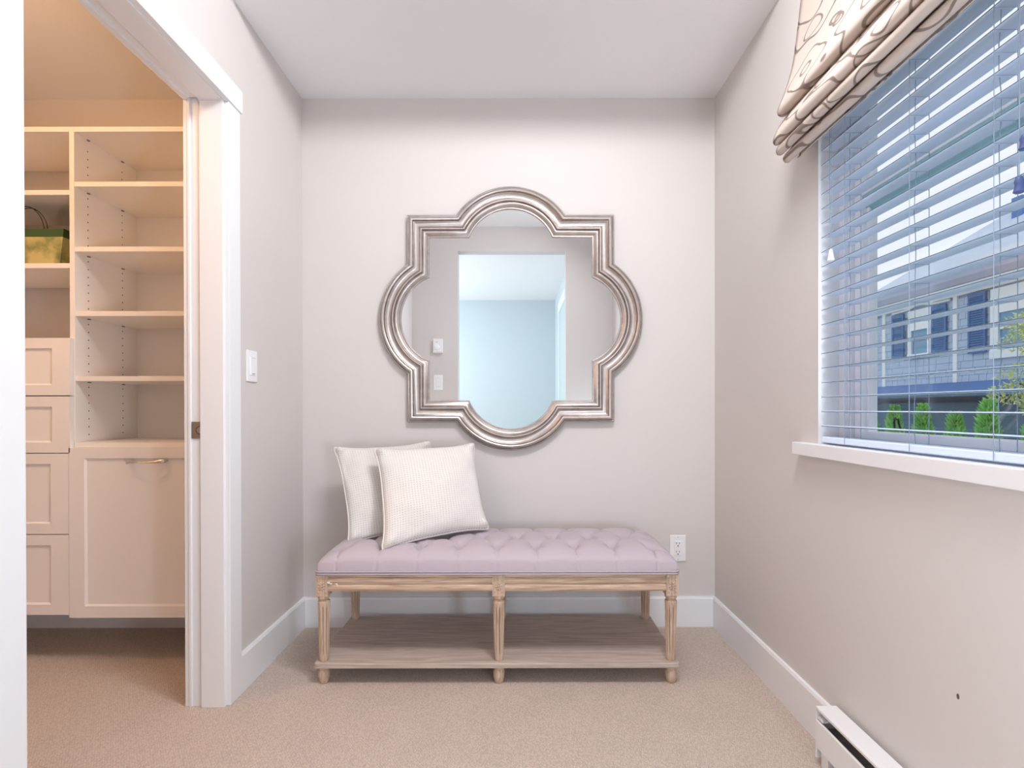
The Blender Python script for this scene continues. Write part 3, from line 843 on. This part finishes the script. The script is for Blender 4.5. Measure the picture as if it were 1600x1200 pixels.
prof = [  # (inset, height off the wall, patina)
    (0.0, 0.0, 1), (0.0, 0.020, 0.7), (0.0015, 0.023, 0.35), (0.005, 0.0245, 0.3), (0.0075, 0.023, 0.6), (0.009, 0.0225, 0.9),
    (0.0105, 0.026, 0.5), (0.013, 0.031, 0.25), (0.017, 0.0345, 0.12), (0.021, 0.0355, 0.1), (0.0250, 0.034, 0.25), (0.0272, 0.031, 0.7), (0.028, 0.0285, 1.0),
    (0.0295, 0.0285, 0.9), (0.0315, 0.0275, 0.45), (0.036, 0.0235, 0.3), (0.042, 0.0205, 0.2), (0.049, 0.0200, 0.2), (0.055, 0.0225, 0.3), (0.0585, 0.0265, 0.5),
    (0.0595, 0.0270, 1.0), (0.0605, 0.0285, 0.5), (0.063, 0.0300, 0.15), (0.066, 0.0295, 0.2), (0.069, 0.0265, 0.6), (0.0705, 0.0235, 1.0),
    (0.0730, 0.0225, 0.9), (0.0745, 0.0235, 0.4), (0.078, 0.0235, 0.25), (0.084, 0.0195, 0.35), (0.090, 0.0145, 0.3), (0.0925, 0.0130, 0.8),
    (0.0945, 0.0135, 0.5), (0.0985, 0.0125, 0.35), (0.0995, 0.0095, 0.9), (0.0995, 0.0062, 1)]
fm = MB(); rings = []
fv, ff, pat = [], [], []
for t, h, p in prof:
    for x, z_ in outline(t):
        fv.append((MCX + x, YB - h * 1.15, MCZ + z_)); pat.append(p)
nO = len(outline(0))
for i in range(len(prof) - 1):
    for k in range(nO):
        k2 = (k + 1) % nO
        ff.append((i*nO+k, i*nO+k2, (i+1)*nO+k2, (i+1)*nO+k))
me = bpy.data.meshes.new('frame'); me.from_pydata(fv, [], ff)
bm = bmesh.new(); bm.from_mesh(me); bmesh.ops.recalc_face_normals(bm, faces=bm.faces); bm.to_mesh(me); bm.free()
at = me.attributes.new('patina', 'FLOAT', 'POINT'); at.data.foreach_set('value', pat)
me.materials.append(M['frame'])
me.polygons.foreach_set('use_smooth', [True] * len(me.polygons)); me.set_sharp_from_angle(angle=R(38))
link('frame', me, mir)
gv = [(MCX + x, YB - 0.009, MCZ + z_) for x, z_ in outline(0.0985)]
mg = MB(); mg.v = gv + [(x, YB - 0.004, z_) for x, y, z_ in gv]; n_ = len(gv)
mg.f = [tuple(range(n_)), tuple(range(n_, 2*n_))[::-1]] + [(k, (k+1) % n_, n_+(k+1) % n_, n_+k) for k in range(n_)]
mg.build('mirror_glass', M['mirror'], mir)

# ------------------------------------------------------------------ bench
bench = empty('tufted_bench', (-0.07, 2.05, 0))
tag(bench, 'lilac button-tufted bench on fluted light oak legs with a lower shelf', 'bench')
LX, LYF, LYR = (-0.709, -0.064, 0.570), 1.862, 2.228
SZ0, SZ1 = 0.0625, 0.082
def flute(th_, h):
    if 0.105 < h < 0.292:
        e_ = min(1, (h - 0.105) / 0.012, (0.292 - h) / 0.02)
        return 1 - 0.30 * e_ * max(0, math.cos(9 * th_)) ** 5
    return 1
def leg(x, y):
    b = MB()
    # turned foot below the shelf
    b.lathe([(0.0135, 0), (0.0165, 0.004), (0.0195, 0.018), (0.0212, 0.034), (0.0205, 0.044), (0.0175, 0.049), (0.0190, 0.052), (0.0200, 0.057), (0.0190, SZ0)], (x, y, 0), 32)
    pr_ = [(0.0145, SZ1), (0.0165, 0.088), (0.0172, 0.098)]
    zz = 0.104
    while zz < 0.294:
        pr_.append((0.0172 + 0.0046 * (zz - 0.10) / 0.19, zz)); zz += 0.006
    pr_ += [(0.0222, 0.296), (0.0215, 0.301), (0.0150, 0.3045), (0.0150, 0.307), (0.0185, 0.3095), (0.0215, 0.314), (0.0215, 0.320), (0.0195, 0.3235)]
    b.lathe(pr_, (x, y, 0), 72, rf=flute)
    # square block with a sunk face
    h = 0.0225
    b.box(x - h, x + h, y - h + 0.002, y + h, 0.3235, 0.401)
    for sx0, sx1, z0, z1 in ((x-h, x+h, 0.3235, 0.330), (x-h, x+h, 0.391, 0.401), (x-h, x-h+0.0035, 0.330, 0.391), (x+h-0.0035, x+h, 0.330, 0.391)):
        b.box(sx0, sx1, y - h, y - h + 0.002, z0, z1)
    o = b.build('leg', M['oak_z'], bench, smooth=True, sharp=30)
    if y < 2:
        r_ = MB(); cy, cz = y - h + 0.0018, 0.3605
        for k in range(8):
            a = k * math.pi / 4 + 0.2
            ln_ = 0.0085
            mtx = Matrix.Rotation(-a, 3, 'Y')
            r_.ell((x + ln_ * math.cos(a), cy, cz + ln_ * 1.35 * math.sin(a)), (0.0068, 0.0028, 0.0030), 8, 5, mtx)
        for k in range(4):
            a = k * math.pi / 2 + math.pi / 4
            r_.ell((x + 0.0165 * math.cos(a) * 1.1, cy, cz + 0.030 * math.sin(a)), (0.0035, 0.0018, 0.0045), 8, 5)
        r_.ell((x, cy, cz), (0.0042, 0.0045, 0.0042), 10, 6)
        r_.build('rosette', M['oak_z'], o, smooth=True, sharp=0)
    return o
for x in LX: leg(x, LYF)
for x in LX: leg(x, LYR)
# reeded rails
def rail_prof(y):
    """(y, z) polygon of the rail: flat fillet, two half-round reeds."""
    p = [(y + 0.020, 0.401), (y + 0.001, 0.401), (y + 0.001, 0.393), (y + 0.004, 0.3925)]
    for (z1, z0) in ((0.391, 0.3665), (0.3655, 0.3395)):
        for k in range(9):
            a = math.pi * k / 8
            p.append((y + 0.0045 - 0.0062 * math.sin(a), (z1 + z0) / 2 + (z1 - z0) / 2 * math.cos(a)))
    p += [(y + 0.020, 0.3385)]
    return p
h = 0.0225
for a, b_ in ((LX[0] + h, LX[1] - h), (LX[1] + h, LX[2] - h)):
    MB().prism(rail_prof(LYF - h + 0.004), 0, a, b_).build('rail', M['oak_x'], bench, smooth=True, sharp=25)
    MB().box(a, b_, LYR - 0.005, LYR + 0.015, 0.3385, 0.401).build('rail', M['oak_x'], bench)
for x in (LX[0], LX[2]):
    s_ = -1 if x < 0 else 1
    pp = [(x + s_ * (2.0 * LYF * 0 + h - 0.004 - (py - (LYF - h + 0.004))), pz) for py, pz in rail_prof(LYF - h + 0.004)]
    MB().prism(pp, 1, LYF + h, LYR - h).build('rail', wood_mat('limed_oak_side', OK1, OK2, 1), bench, smooth=True, sharp=25)
# chipped white paint marks near the left front leg
ch_ = MB()
for cx, cz, rx, rz in ((-0.683, 0.3745, 0.0065, 0.0045), (-0.674, 0.3705, 0.0045, 0.003), (-0.655, 0.3700, 0.0045, 0.0025), (-0.651, 0.367, 0.002, 0.003)):
    ch_.ell((cx, LYF - h - 0.0010, cz), (rx, 0.0009, rz), 10, 6)
ch_.build('paint_chip', mat('white_chip', (0.82, 0.76, 0.72), 0.6), bench, smooth=True, sharp=0)
# lower shelf with clipped corners
sx0, sx1, sy0, sy1 = -0.737, 0.598, 1.834, 2.256
def rr(x0, x1, y0, y1, r_):
    pts = []
    for cx, cy, a0 in ((x1-r_, y0+r_, -90), (x1-r_, y1-r_, 0), (x0+r_, y1-r_, 90), (x0+r_, y0+r_, 180)):
        for k in range(5):
            a = R(a0 + 90 * k / 4); pts.append((cx + r_ * math.cos(a), cy + r_ * math.sin(a)))
    return pts
MB().prism(rr(sx0, sx1, sy0, sy1, 0.012), 2, SZ0, SZ1).build('shelf', M['oak_shelf'], bench, bevel=0.003)
# tufted seat
cx0, cx1, cy0, cy1 = -0.731, 0.594, 1.836, 2.256
ZS = 0.418
rowA = [-0.6575 + 0.1465 * k for k in range(9)]
rowB = [-0.5843 + 0.1465 * k for k in range(8)]
YA, YM, YC = 1.930, 2.046, 2.162
btn = [(x, YA) for x in rowA] + [(x, YM) for x in rowB] + [(x, YC) for x in rowA]
segs = []
for x in rowB:
    for yy in (YA, YC):
        segs += [((x, YM), (x - 0.07325, yy)), ((x, YM), (x + 0.07325, yy))]
for x in rowA:
    segs += [((x, YA), (x, cy0)), ((x, YC), (x, cy1))]
segs += [((rowA[0], YA), (cx0, YA - 0.02)), ((rowA[0], YC), (cx0, YC + 0.02)), ((rowB[0], YM), (cx0, YM)),
         ((rowA[-1], YA), (cx1, YA - 0.02)), ((rowA[-1], YC), (cx1, YC + 0.02)), ((rowB[-1], YM), (cx1, YM))]
def sd(px, py, a, b_):
    vx, vy = b_[0]-a[0], b_[1]-a[1]
    t = max(0, min(1, ((px-a[0])*vx + (py-a[1])*vy) / (vx*vx+vy*vy)))
    return math.hypot(px - a[0] - t*vx, py - a[1] - t*vy)
def seat_z(x, y):
    u = (2 * x - cx0 - cx1) / (cx1 - cx0); v = (2 * y - cy0 - cy1) / (cy1 - cy0)
    ex = max(0.0, 1 - abs(u)) * (cx1 - cx0) / 2; ey = max(0.0, 1 - abs(v)) * (cy1 - cy0) / 2
    def edge(d, w_): 
        t = min(1, d / w_); return math.sqrt(max(0, 1 - (1 - t) ** 2.2))
    hgt = 0.072 * (0.36 + 0.64 * edge(ex, 0.12)) * (0.36 + 0.64 * edge(ey, 0.11))
    hgt = 0.014 + 0.058 * edge(ex, 0.15) ** 1.0 * edge(ey, 0.12) ** 0.85
    hgt += 0.004
    dip = 0
    db = min(math.hypot(x - bx, y - by) for bx, by in btn)
    ds = min(sd(x, y, a, b_) for a, b_ in segs)
    fade = min(1, min(ex, ey) / 0.03)
    dip = 0.031 * math.exp(-(db / 0.023) ** 1.4) + 0.0105 * math.exp(-ds / 0.006) * (0.25 + 0.75 * fade)
    dip *= min(1, hgt / 0.05)
    return ZS + max(0.0, hgt - dip)
NX, NY = 300, 100
def wcurve(t):   # denser at the rim
    return math.sin((t - 0.5) * math.pi) * 0.35 / 1 + (t - 0.5) * 2 * 0.65
vs, fs, uvs = [], [], []
for jy in range(NY + 1):
    for ix in range(NX + 1):
        x = (cx0 + cx1) / 2 + wcurve(ix / NX) * (cx1 - cx0) / 2
        y = (cy0 + cy1) / 2 + wcurve(jy / NY) * (cy1 - cy0) / 2
        # rounded plan corners
        ux = (2*x-cx0-cx1)/(cx1-cx0); uy = (2*y-cy0-cy1)/(cy1-cy0)
        if abs(uy) > 0.7:
            k_ = min(1.0, (abs(uy) - 0.7) / 0.25)
            dx_ = min(abs(x - bx) for bx in rowA)
            y -= math.copysign(k_ * (0.0055 * math.exp(-dx_ / 0.005) - 0.003 * math.sin(min(1, dx_ / 0.073) * math.pi / 2)), uy)
        pull = (abs(ux) ** 30) * (abs(uy) ** 10) * 0.005
        zz = seat_z(min(max(x, cx0), cx1), min(max(y, cy0), cy1))
        vs.append((x - math.copysign(pull, ux) , y - math.copysign(pull, uy), zz)); uvs.append((x, y))
for jy in range(NY):
    for ix in range(NX):
        a = jy * (NX+1) + ix; fs.append((a, a+1, a+NX+2, a+NX+1))
# skirt down to the rail
rim = [i for i in range(NX+1)] + [jy*(NX+1)+NX for jy in range(1, NY+1)] + [NY*(NX+1)+i for i in range(NX-1, -1, -1)] + [jy*(NX+1) for jy in range(NY-1, 0, -1)]
b0 = len(vs)
for i in rim: vs.append((vs[i][0], vs[i][1], 0.4035)); uvs.append((uvs[i][0], uvs[i][1] + 0.02))
for k in range(len(rim)):
    k2 = (k+1) % len(rim); fs.append((rim[k], b0+k, b0+k2, rim[k2]))
fs.append(tuple(b0 + k for k in range(len(rim))))
me = bpy.data.meshes.new('seat_cushion'); me.from_pydata(vs, [], fs)
ul = me.uv_layers.new(name='uv')
for lp_ in me.loops: ul.data[lp_.index].uv = uvs[lp_.vertex_index]
bm = bmesh.new(); bm.from_mesh(me); bmesh.ops.recalc_face_normals(bm, faces=bm.faces); bm.to_mesh(me); bm.free()
me.materials.append(M['linen']); me.polygons.foreach_set('use_smooth', [True] * len(me.polygons)); me.set_sharp_from_angle(angle=R(60))
seat = link('seat_cushion', me, bench)
bmb = MB().lathe([(0.001, 0.0032), (0.004, 0.0028), (0.0066, 0.0012), (0.0070, -0.001)], (0, 0, 0), 14)
bme = bmb.mesh('button', M['lilac'], True)
for bx, by in btn:
    o = link('button', bme, seat); o.location = (bx, by, seat_z(bx, by) + 0.0005)
for zz, rr_ in ((0.4065, 0.0036), (0.4145, 0.0036)):
    pts = [(x, y, zz) for x, y in rr(cx0 - 0.001, cx1 + 0.001, cy0 - 0.001, cy1 + 0.001, 0.018)]
    # resample straight runs so the tube keeps its radius
    MB().tube(pts, rr_, 8, closed=True).build('piping', M['lilacpiping'], bench, smooth=True, sharp=0)

# ------------------------------------------------------------------ pillows
def pillow(name, label, BL, BR, TR, TL, thick, seed, pull=0.11):
    o = empty(name, tuple((Vector(BL) + Vector(BR)) / 2)); tag(o, label, 'pillow', 'cream pillows on the bench')
    BL, BR, TR, TL = (Vector(p) + Vector((0, 0, 0.006)) for p in (BL, BR, TR, TL))
    N = 44
    nrm = (BR - BL).cross(TL - BL).normalized()      # points back
    if nrm.y > 0: nrm = -nrm                          # front faces the camera
    def P(u, v):
        # concave edges with ears at the corners
        uu = u * (1 - pull * (1 - abs(v) ** 3.2) * abs(u) ** 3)
        vv = v * (1 - pull * (1 - abs(u) ** 3.2) * abs(v) ** 3)
        q_ = 0.13
        a_, b2 = abs(uu) - (1 - q_), abs(vv) - (1 - q_)
        if a_ > 0 and b2 > 0:
            k_ = max(a_, b2) / math.hypot(a_, b2)
            uu = math.copysign(1 - q_ + a_ * k_, uu); vv = math.copysign(1 - q_ + b2 * k_, vv)
        uu *= 1.045; vv *= 1.045
        a = (uu + 1) / 2; b_ = (vv + 1) / 2
        return BL * (1-a) * (1-b_) + BR * a * (1-b_) + TR * a * b_ + TL * (1-a) * b_
    def th_(u, v):
        e_ = (max(0, 1 - u**2) * max(0, 1 - v**2))
        t = thick * (e_ ** 0.42 )
        t += 0.017 * math.exp(-(((abs(u) - 0.90) / 0.10) ** 2 + ((abs(v) - 0.90) / 0.10) ** 2)) * min(1, e_ * 90) ** 0.5
        cr = noise.noise(Vector((u * 2.2 + seed, v * 2.2, seed))) * 0.010 + noise.noise(Vector((u * 5 + seed, v * 5, seed))) * 0.0035
        # creases running in from the corners
        dg = math.exp(-((abs(u) - abs(v)) * 7) ** 2) * (abs(u * v)) ** 1.2
        return t + (cr + 0.006 * dg) * min(1, e_ * 6)
    vs, fs, uvs = [], [], []
    for s_ in (1, -1):
        for jy in range(N + 1):
            for ix in range(N + 1):
                u = math.sin((ix / N - 0.5) * math.pi); v = math.sin((jy / N - 0.5) * math.pi)
                u = 0.5 * u + 0.5 * (2 * ix / N - 1); v = 0.5 * v + 0.5 * (2 * jy / N - 1)
                vs.append(P(u, v) + nrm * s_ * th_(u, v)); uvs.append((u * 0.2, v * 0.2))
        b = 0 if s_ == 1 else (N+1)**2
        for jy in range(N):
            for ix in range(N):
                a = b + jy*(N+1)+ix; fs.append((a, a+1, a+N+2, a+N+1))
    me = bpy.data.meshes.new('cover'); me.from_pydata([tuple(v) for v in vs], [], fs)
    ul = me.uv_layers.new(name='uv')
    for lp_ in me.loops: ul.data[lp_.index].uv = uvs[lp_.vertex_index]
    bm = bmesh.new(); bm.from_mesh(me); bmesh.ops.remove_doubles(bm, verts=bm.verts, dist=0.0003)
    bmesh.ops.recalc_face_normals(bm, faces=bm.faces); bm.to_mesh(me); bm.free()
    me.materials.append(M['pillow']); me.polygons.foreach_set('use_smooth', [True] * len(me.polygons))
    link('cover', me, o)
    pts = []
    K = 36
    for k in range(K): pts.append(P(-1 + 2*k/K, -1))
    for k in range(K): pts.append(P(1, -1 + 2*k/K))
    for k in range(K): pts.append(P(1 - 2*k/K, 1))
    for k in range(K): pts.append(P(-1, 1 - 2*k/K))
    MB().tube(pts, 0.0042, 8, closed=True).build('piping', M['piping'], o, smooth=True, sharp=0)
    return o
pillow('throw_pillow', 'cream woven pillow leaning at the front, overlapping the other pillow',
       (-0.497, 1.890, 0.474), (-0.118, 2.110, 0.502), (-0.187, 2.215, 0.846), (-0.580, 2.085, 0.835), 0.068, 3.1)
pillow('throw_pillow', 'cream woven pillow standing behind, nearest the corner with the closet wall',
       (-0.663, 2.010, 0.468), (-0.290, 2.195, 0.482), (-0.392, 2.275, 0.850), (-0.785, 2.190, 0.832), 0.052, 8.4)

# ------------------------------------------------------------------ outdoors: ground, neighbour's house, hedge, tree
GZ = -2.8
gr = MB().box(1.3, 150, -120, 150, GZ - 0.1, GZ).build('ground', M['lawn']); struct(gr)
HX = 12.5
house = empty('neighbour_house', (HX, 14, GZ))
tag(house, 'blue grey shingled house with navy shutters seen through the blind', 'house')
hb = MB()
hb.box(HX + 0.03, HX + 7, 8.2, 17.9, 0.8, 4.45)
hb.build('wall', M['sidingback'], house)
MB().box(HX - 0.6, HX + 7, 8.2, 17.6, GZ, 1.15).build('porch_wall', M['porch'], house)
# shingles, one by one
wins = [(15.17 - 0.12, 16.06 + 0.12, 2.45, 4.1), (10.2, 13.2, 2.3, 4.2)]
shut = [(16.24, 16.74, 2.64, 4.04), (14.63, 15.15, 2.65, 4.03), (13.40, 13.92, 2.48, 4.12)]
sh_me = []
for wd in (0.22, 0.30, 0.38, 0.46):
    mbx = MB(); mbx.prism([(0, 0), (-0.030, 0), (-0.014, 0.195), (0, 0.195)], 1, 0, wd - 0.012)
    sh_me.append((wd, mbx.mesh('shingle', M['siding'])))
for k in range(12):
    z = 1.72 + k * 0.197
    y = 9.7 + rnd.random() * 0.2
    while y < 17.8:
        wd, me_ = rnd.choice(sh_me)
        if y + wd > 17.85: break
        c_ = y + wd / 2
        if not any(a < c_ < b_ and lo_ < z + 0.1 < hi_ for a, b_, lo_, hi_ in wins):
            o = link('shingle', me_, house); o.location = (HX + 0.03, y, z)
        y += wd
for y0, wd in ((17.15, 0.14), (14.37, 0.13), (17.82, 0.12)):
    MB().box(HX - 0.03, HX + 0.05, y0 - wd / 2, y0 + wd / 2, 1.70, 4.25).build('corner_board', M['house_trim'], house)
MB().box(HX - 0.04, HX + 0.05, 8.2, 17.9, 4.16, 4.32).build('frieze_board', M['house_trim'], house)
# curved moulding over the middle window
arc = [(y, 4.10 + 0.10 * math.exp(-((y - 15.6) / 0.35) ** 2)) for y in [14.5 + 0.1 * k for k in range(23)]]
MB().tube([(HX - 0.06, y, z) for y, z in arc], 0.035, 6).build('moulding', M['house_trim'], house, smooth=True)
for (y0, y1, z0, z1) in shut:
    s_ = MB()
    s_.box(HX - 0.07, HX - 0.03, y0, y0 + 0.06, z0, z1).box(HX - 0.07, HX - 0.03, y1 - 0.06, y1, z0, z1)
    s_.box(HX - 0.07, HX - 0.03, y0 + 0.06, y1 - 0.06, z0, z0 + 0.08).box(HX - 0.07, HX - 0.03, y0 + 0.06, y1 - 0.06, z1 - 0.12, z1)
    so_ = s_.build('shutter', M['shutter'], house)
    lv = MB(); zz = z0 + 0.1
    while zz < z1 - 0.14:
        lv.prism([(HX - 0.066, zz), (HX - 0.060, zz), (HX - 0.035, zz + 0.055), (HX - 0.041, zz + 0.055)], 1, y0 + 0.06, y1 - 0.06)
        zz += 0.062
    lv.box(HX - 0.034, HX - 0.026, y0 + 0.06, y1 - 0.06, z0 + 0.08, z1 - 0.12)
    tag(lv.build('louvres', M['shutter'], so_), kind='stuff')
def house_window(y0, y1, z0, z1, fw, panel_top=None):
    f = MB()
    f.box(HX - 0.06, HX + 0.04, y0 - fw, y0, z0, z1).box(HX - 0.06, HX + 0.04, y1, y1 + fw, z0, z1)
    f.box(HX - 0.08, HX + 0.04, y0 - fw, y1 + fw, z0 - fw, z0).box(HX - 0.06, HX + 0.04, y0 - fw, y1 + fw, z1, z1 + fw)
    zm = (z0 + z1) / 2 + 0.05
    f.box(HX - 0.04, HX + 0.03, y0, y1, zm, zm + 0.06)
    if panel_top: f.box(HX - 0.05, HX + 0.03, y0 - fw, y1 + fw, z1 + fw, panel_top)
    o = f.build('window', M['house_trim'], house)
    MB().box(HX + 0.0, HX + 0.02, y0, y1, z0, zm).build('pane', M['houseglass'], o)
    MB().box(HX - 0.02, HX + 0.0, y0, y1, zm + 0.06, z1).build('pane', M['houseglass'], o)
house_window(15.30, 15.93, 2.68, 3.42, 0.13, 4.05)
house_window(10.6, 13.05, 2.50, 3.45, 0.22, 4.1)
# eaves, gutter and hipped roof
MB().box(HX - 0.42, HX + 0.05, 8.0, 18.15, 4.30, 4.345).build('soffit', M['house_trim'], house)
MB().prism([(HX - 0.42, 4.345), (HX - 0.46, 4.36), (HX - 0.52, 4.52), (HX - 0.52, 4.66), (HX - 0.42, 4.66)], 1, 8.0, 18.25).build('gutter', M['gutter'], house)
MB().box(HX - 0.53, HX - 0.40, 8.0, 18.25, 4.655, 4.70).build('drip_edge', M['house_trim'], house)
ex0, ey1 = HX - 0.45, 18.2
P_ = 0.78
dd = 3.9
rf = MB()
v0 = (ex0, ey1, 4.67); v1 = (ex0, 8.0, 4.67); v2 = (ex0 + dd, 8.0, 4.67 + dd * P_); v3 = (ex0 + dd, ey1 - dd, 4.67 + dd * P_); v4 = (ex0 + 2*dd, ey1, 4.67); v5 = (ex0 + 2*dd, 8.0, 4.67)
rf.v = [v0, v1, v2, v3, v4, v5]; rf.f = [(0, 1, 2, 3), (0, 3, 4), (3, 2, 5, 4), (1, 5, 2), (0, 4, 5, 1)]
rf.build('roof', M['roof'], house)
MB().box(14.35, 14.65, 14.35, 14.65, 6.2, 7.05).build('roof_vent', M['slate'], house)
MB().box(13.35, 13.75, 12.6, 13.1, 5.3, 5.78).build('roof_vent', M['gutter'], house)
# lower roof band of slates over the porch
lr = MB(); lr.prism([(HX + 0.02, 1.74), (HX - 1.15, 1.42), (HX - 1.15, 1.36), (HX + 0.02, 1.36)], 1, 8.0, 17.75); lr.build('porch_roof', M['slate'], house)
MB().box(HX - 1.22, HX - 1.13, 8.0, 17.8, 1.30, 1.42).build('porch_gutter', M['porch'], house)

# hedge of young cedars
def leafy(mb, c, r, h, n_, size, rng, cone=True):
    for _ in range(n_):
        t = rng.random() ** 0.8
        z = h * t
        rad = r * ((1 - t) ** 0.45 * 0.95 + 0.05) * (0.55 + 0.45 * rng.random()) if cone else r * math.sqrt(max(0, 1 - (2*t-1)**2)) * (0.4 + 0.6 * rng.random())
        a = rng.random() * 2 * math.pi
        rad *= 1 + 0.25 * math.sin(a * 3 + z * 4)
        p = Vector((c[0] + rad * math.cos(a), c[1] + rad * math.sin(a), c[2] + z))
        s_ = size * (0.6 + 0.8 * rng.random())
        d = Vector((math.cos(a) * 0.7, math.sin(a) * 0.7, 0.9 if cone else rng.uniform(-1, 1))).normalized()
        q = d.cross(Vector((rng.uniform(-1, 1), rng.uniform(-1, 1), 0.3))).normalized()
        b = len(mb.v)
        mb.v += [tuple(p - q * s_ * 0.4), tuple(p + q * s_ * 0.4), tuple(p + d * s_ * 1.5)]
        mb.f.append((b, b+1, b+2))
cedars = [(8.0, 11.35, .85), (8.0, 10.67, 1.02), (8.0, 9.93, 1.05), (8.05, 9.25, .90), (8.0, 8.55, 1.12), (8.05, 7.85, 0.80), (7.9, 7.15, .98), (7.9, 12.05, .9)]
cl = ['young green cedar just right of the window frame edge, first seen past the sash',
      'green cedar with a pale pointed tip beside the black window crank',
      'green cedar with a tall thin tip right of the black window crank',
      'low bushy green cedar in the middle of the hedge row',
      'dark green cedar with the highest tip in the hedge, before the porch',
      'short gap-side cedar right of the tallest cedar in the hedge',
      'cedar at the right end of the hedge in the window',
      'cedar of the hedge mostly hidden behind the window frame']
for i, (x, y, top) in enumerate(cedars):
    rng = random.Random(20 + i)
    o = empty('cedar', (x, y, GZ)); tag(o, cl[i], 'tree', 'cedars of the hedge outside')
    mb = MB()
    leafy(mb, (0, 0, 0.3), 0.30, top - GZ - 0.3, 5200, 0.05, rng)
    mb.v = [(a + x, b_ + y, c_ + GZ) for a, b_, c_ in mb.v]
    mb.build('foliage', M['cedar'], o)
    MB().lathe([(0.06, 0), (0.03, (top - GZ) * 0.7), (0.008, top - GZ - 0.15)], (x, y, GZ), 8).build('trunk', M['bark'], o)
# maple at the right of the window
rng = random.Random(5)
mp_ = empty('maple_tree', (9.2, 8.55, GZ)); tag(mp_, 'yellow green leafy maple at the right edge of the window view', 'tree')
MB().lathe([(0.09, 0), (0.06, 2.2), (0.03, 3.8), (0.01, 5.0)], (9.2, 8.55, GZ), 8).build('trunk', M['bark'], mp_)
mb = MB()
for _ in range(26):
    a = rng.random() * 6.28; rr0 = rng.random() * 0.75; zc = rng.uniform(0.9, 2.75)
    leafy(mb, (9.2 + rr0 * math.cos(a), 8.55 + rr0 * math.sin(a) * 0.95, zc - 0.2), 0.32, 0.4, 260, 0.042, rng, cone=False)
mb.build('crown', M['maple'], mp_)
for k in range(6):
    a = k * 1.05; MB().tube([(9.2, 8.55, 0.4 + 0.25 * k), (9.2 + 0.5 * math.cos(a), 8.55 + 0.5 * math.sin(a), 0.9 + 0.27 * k)], 0.015, 5).build('branch', M['bark'], mp_)
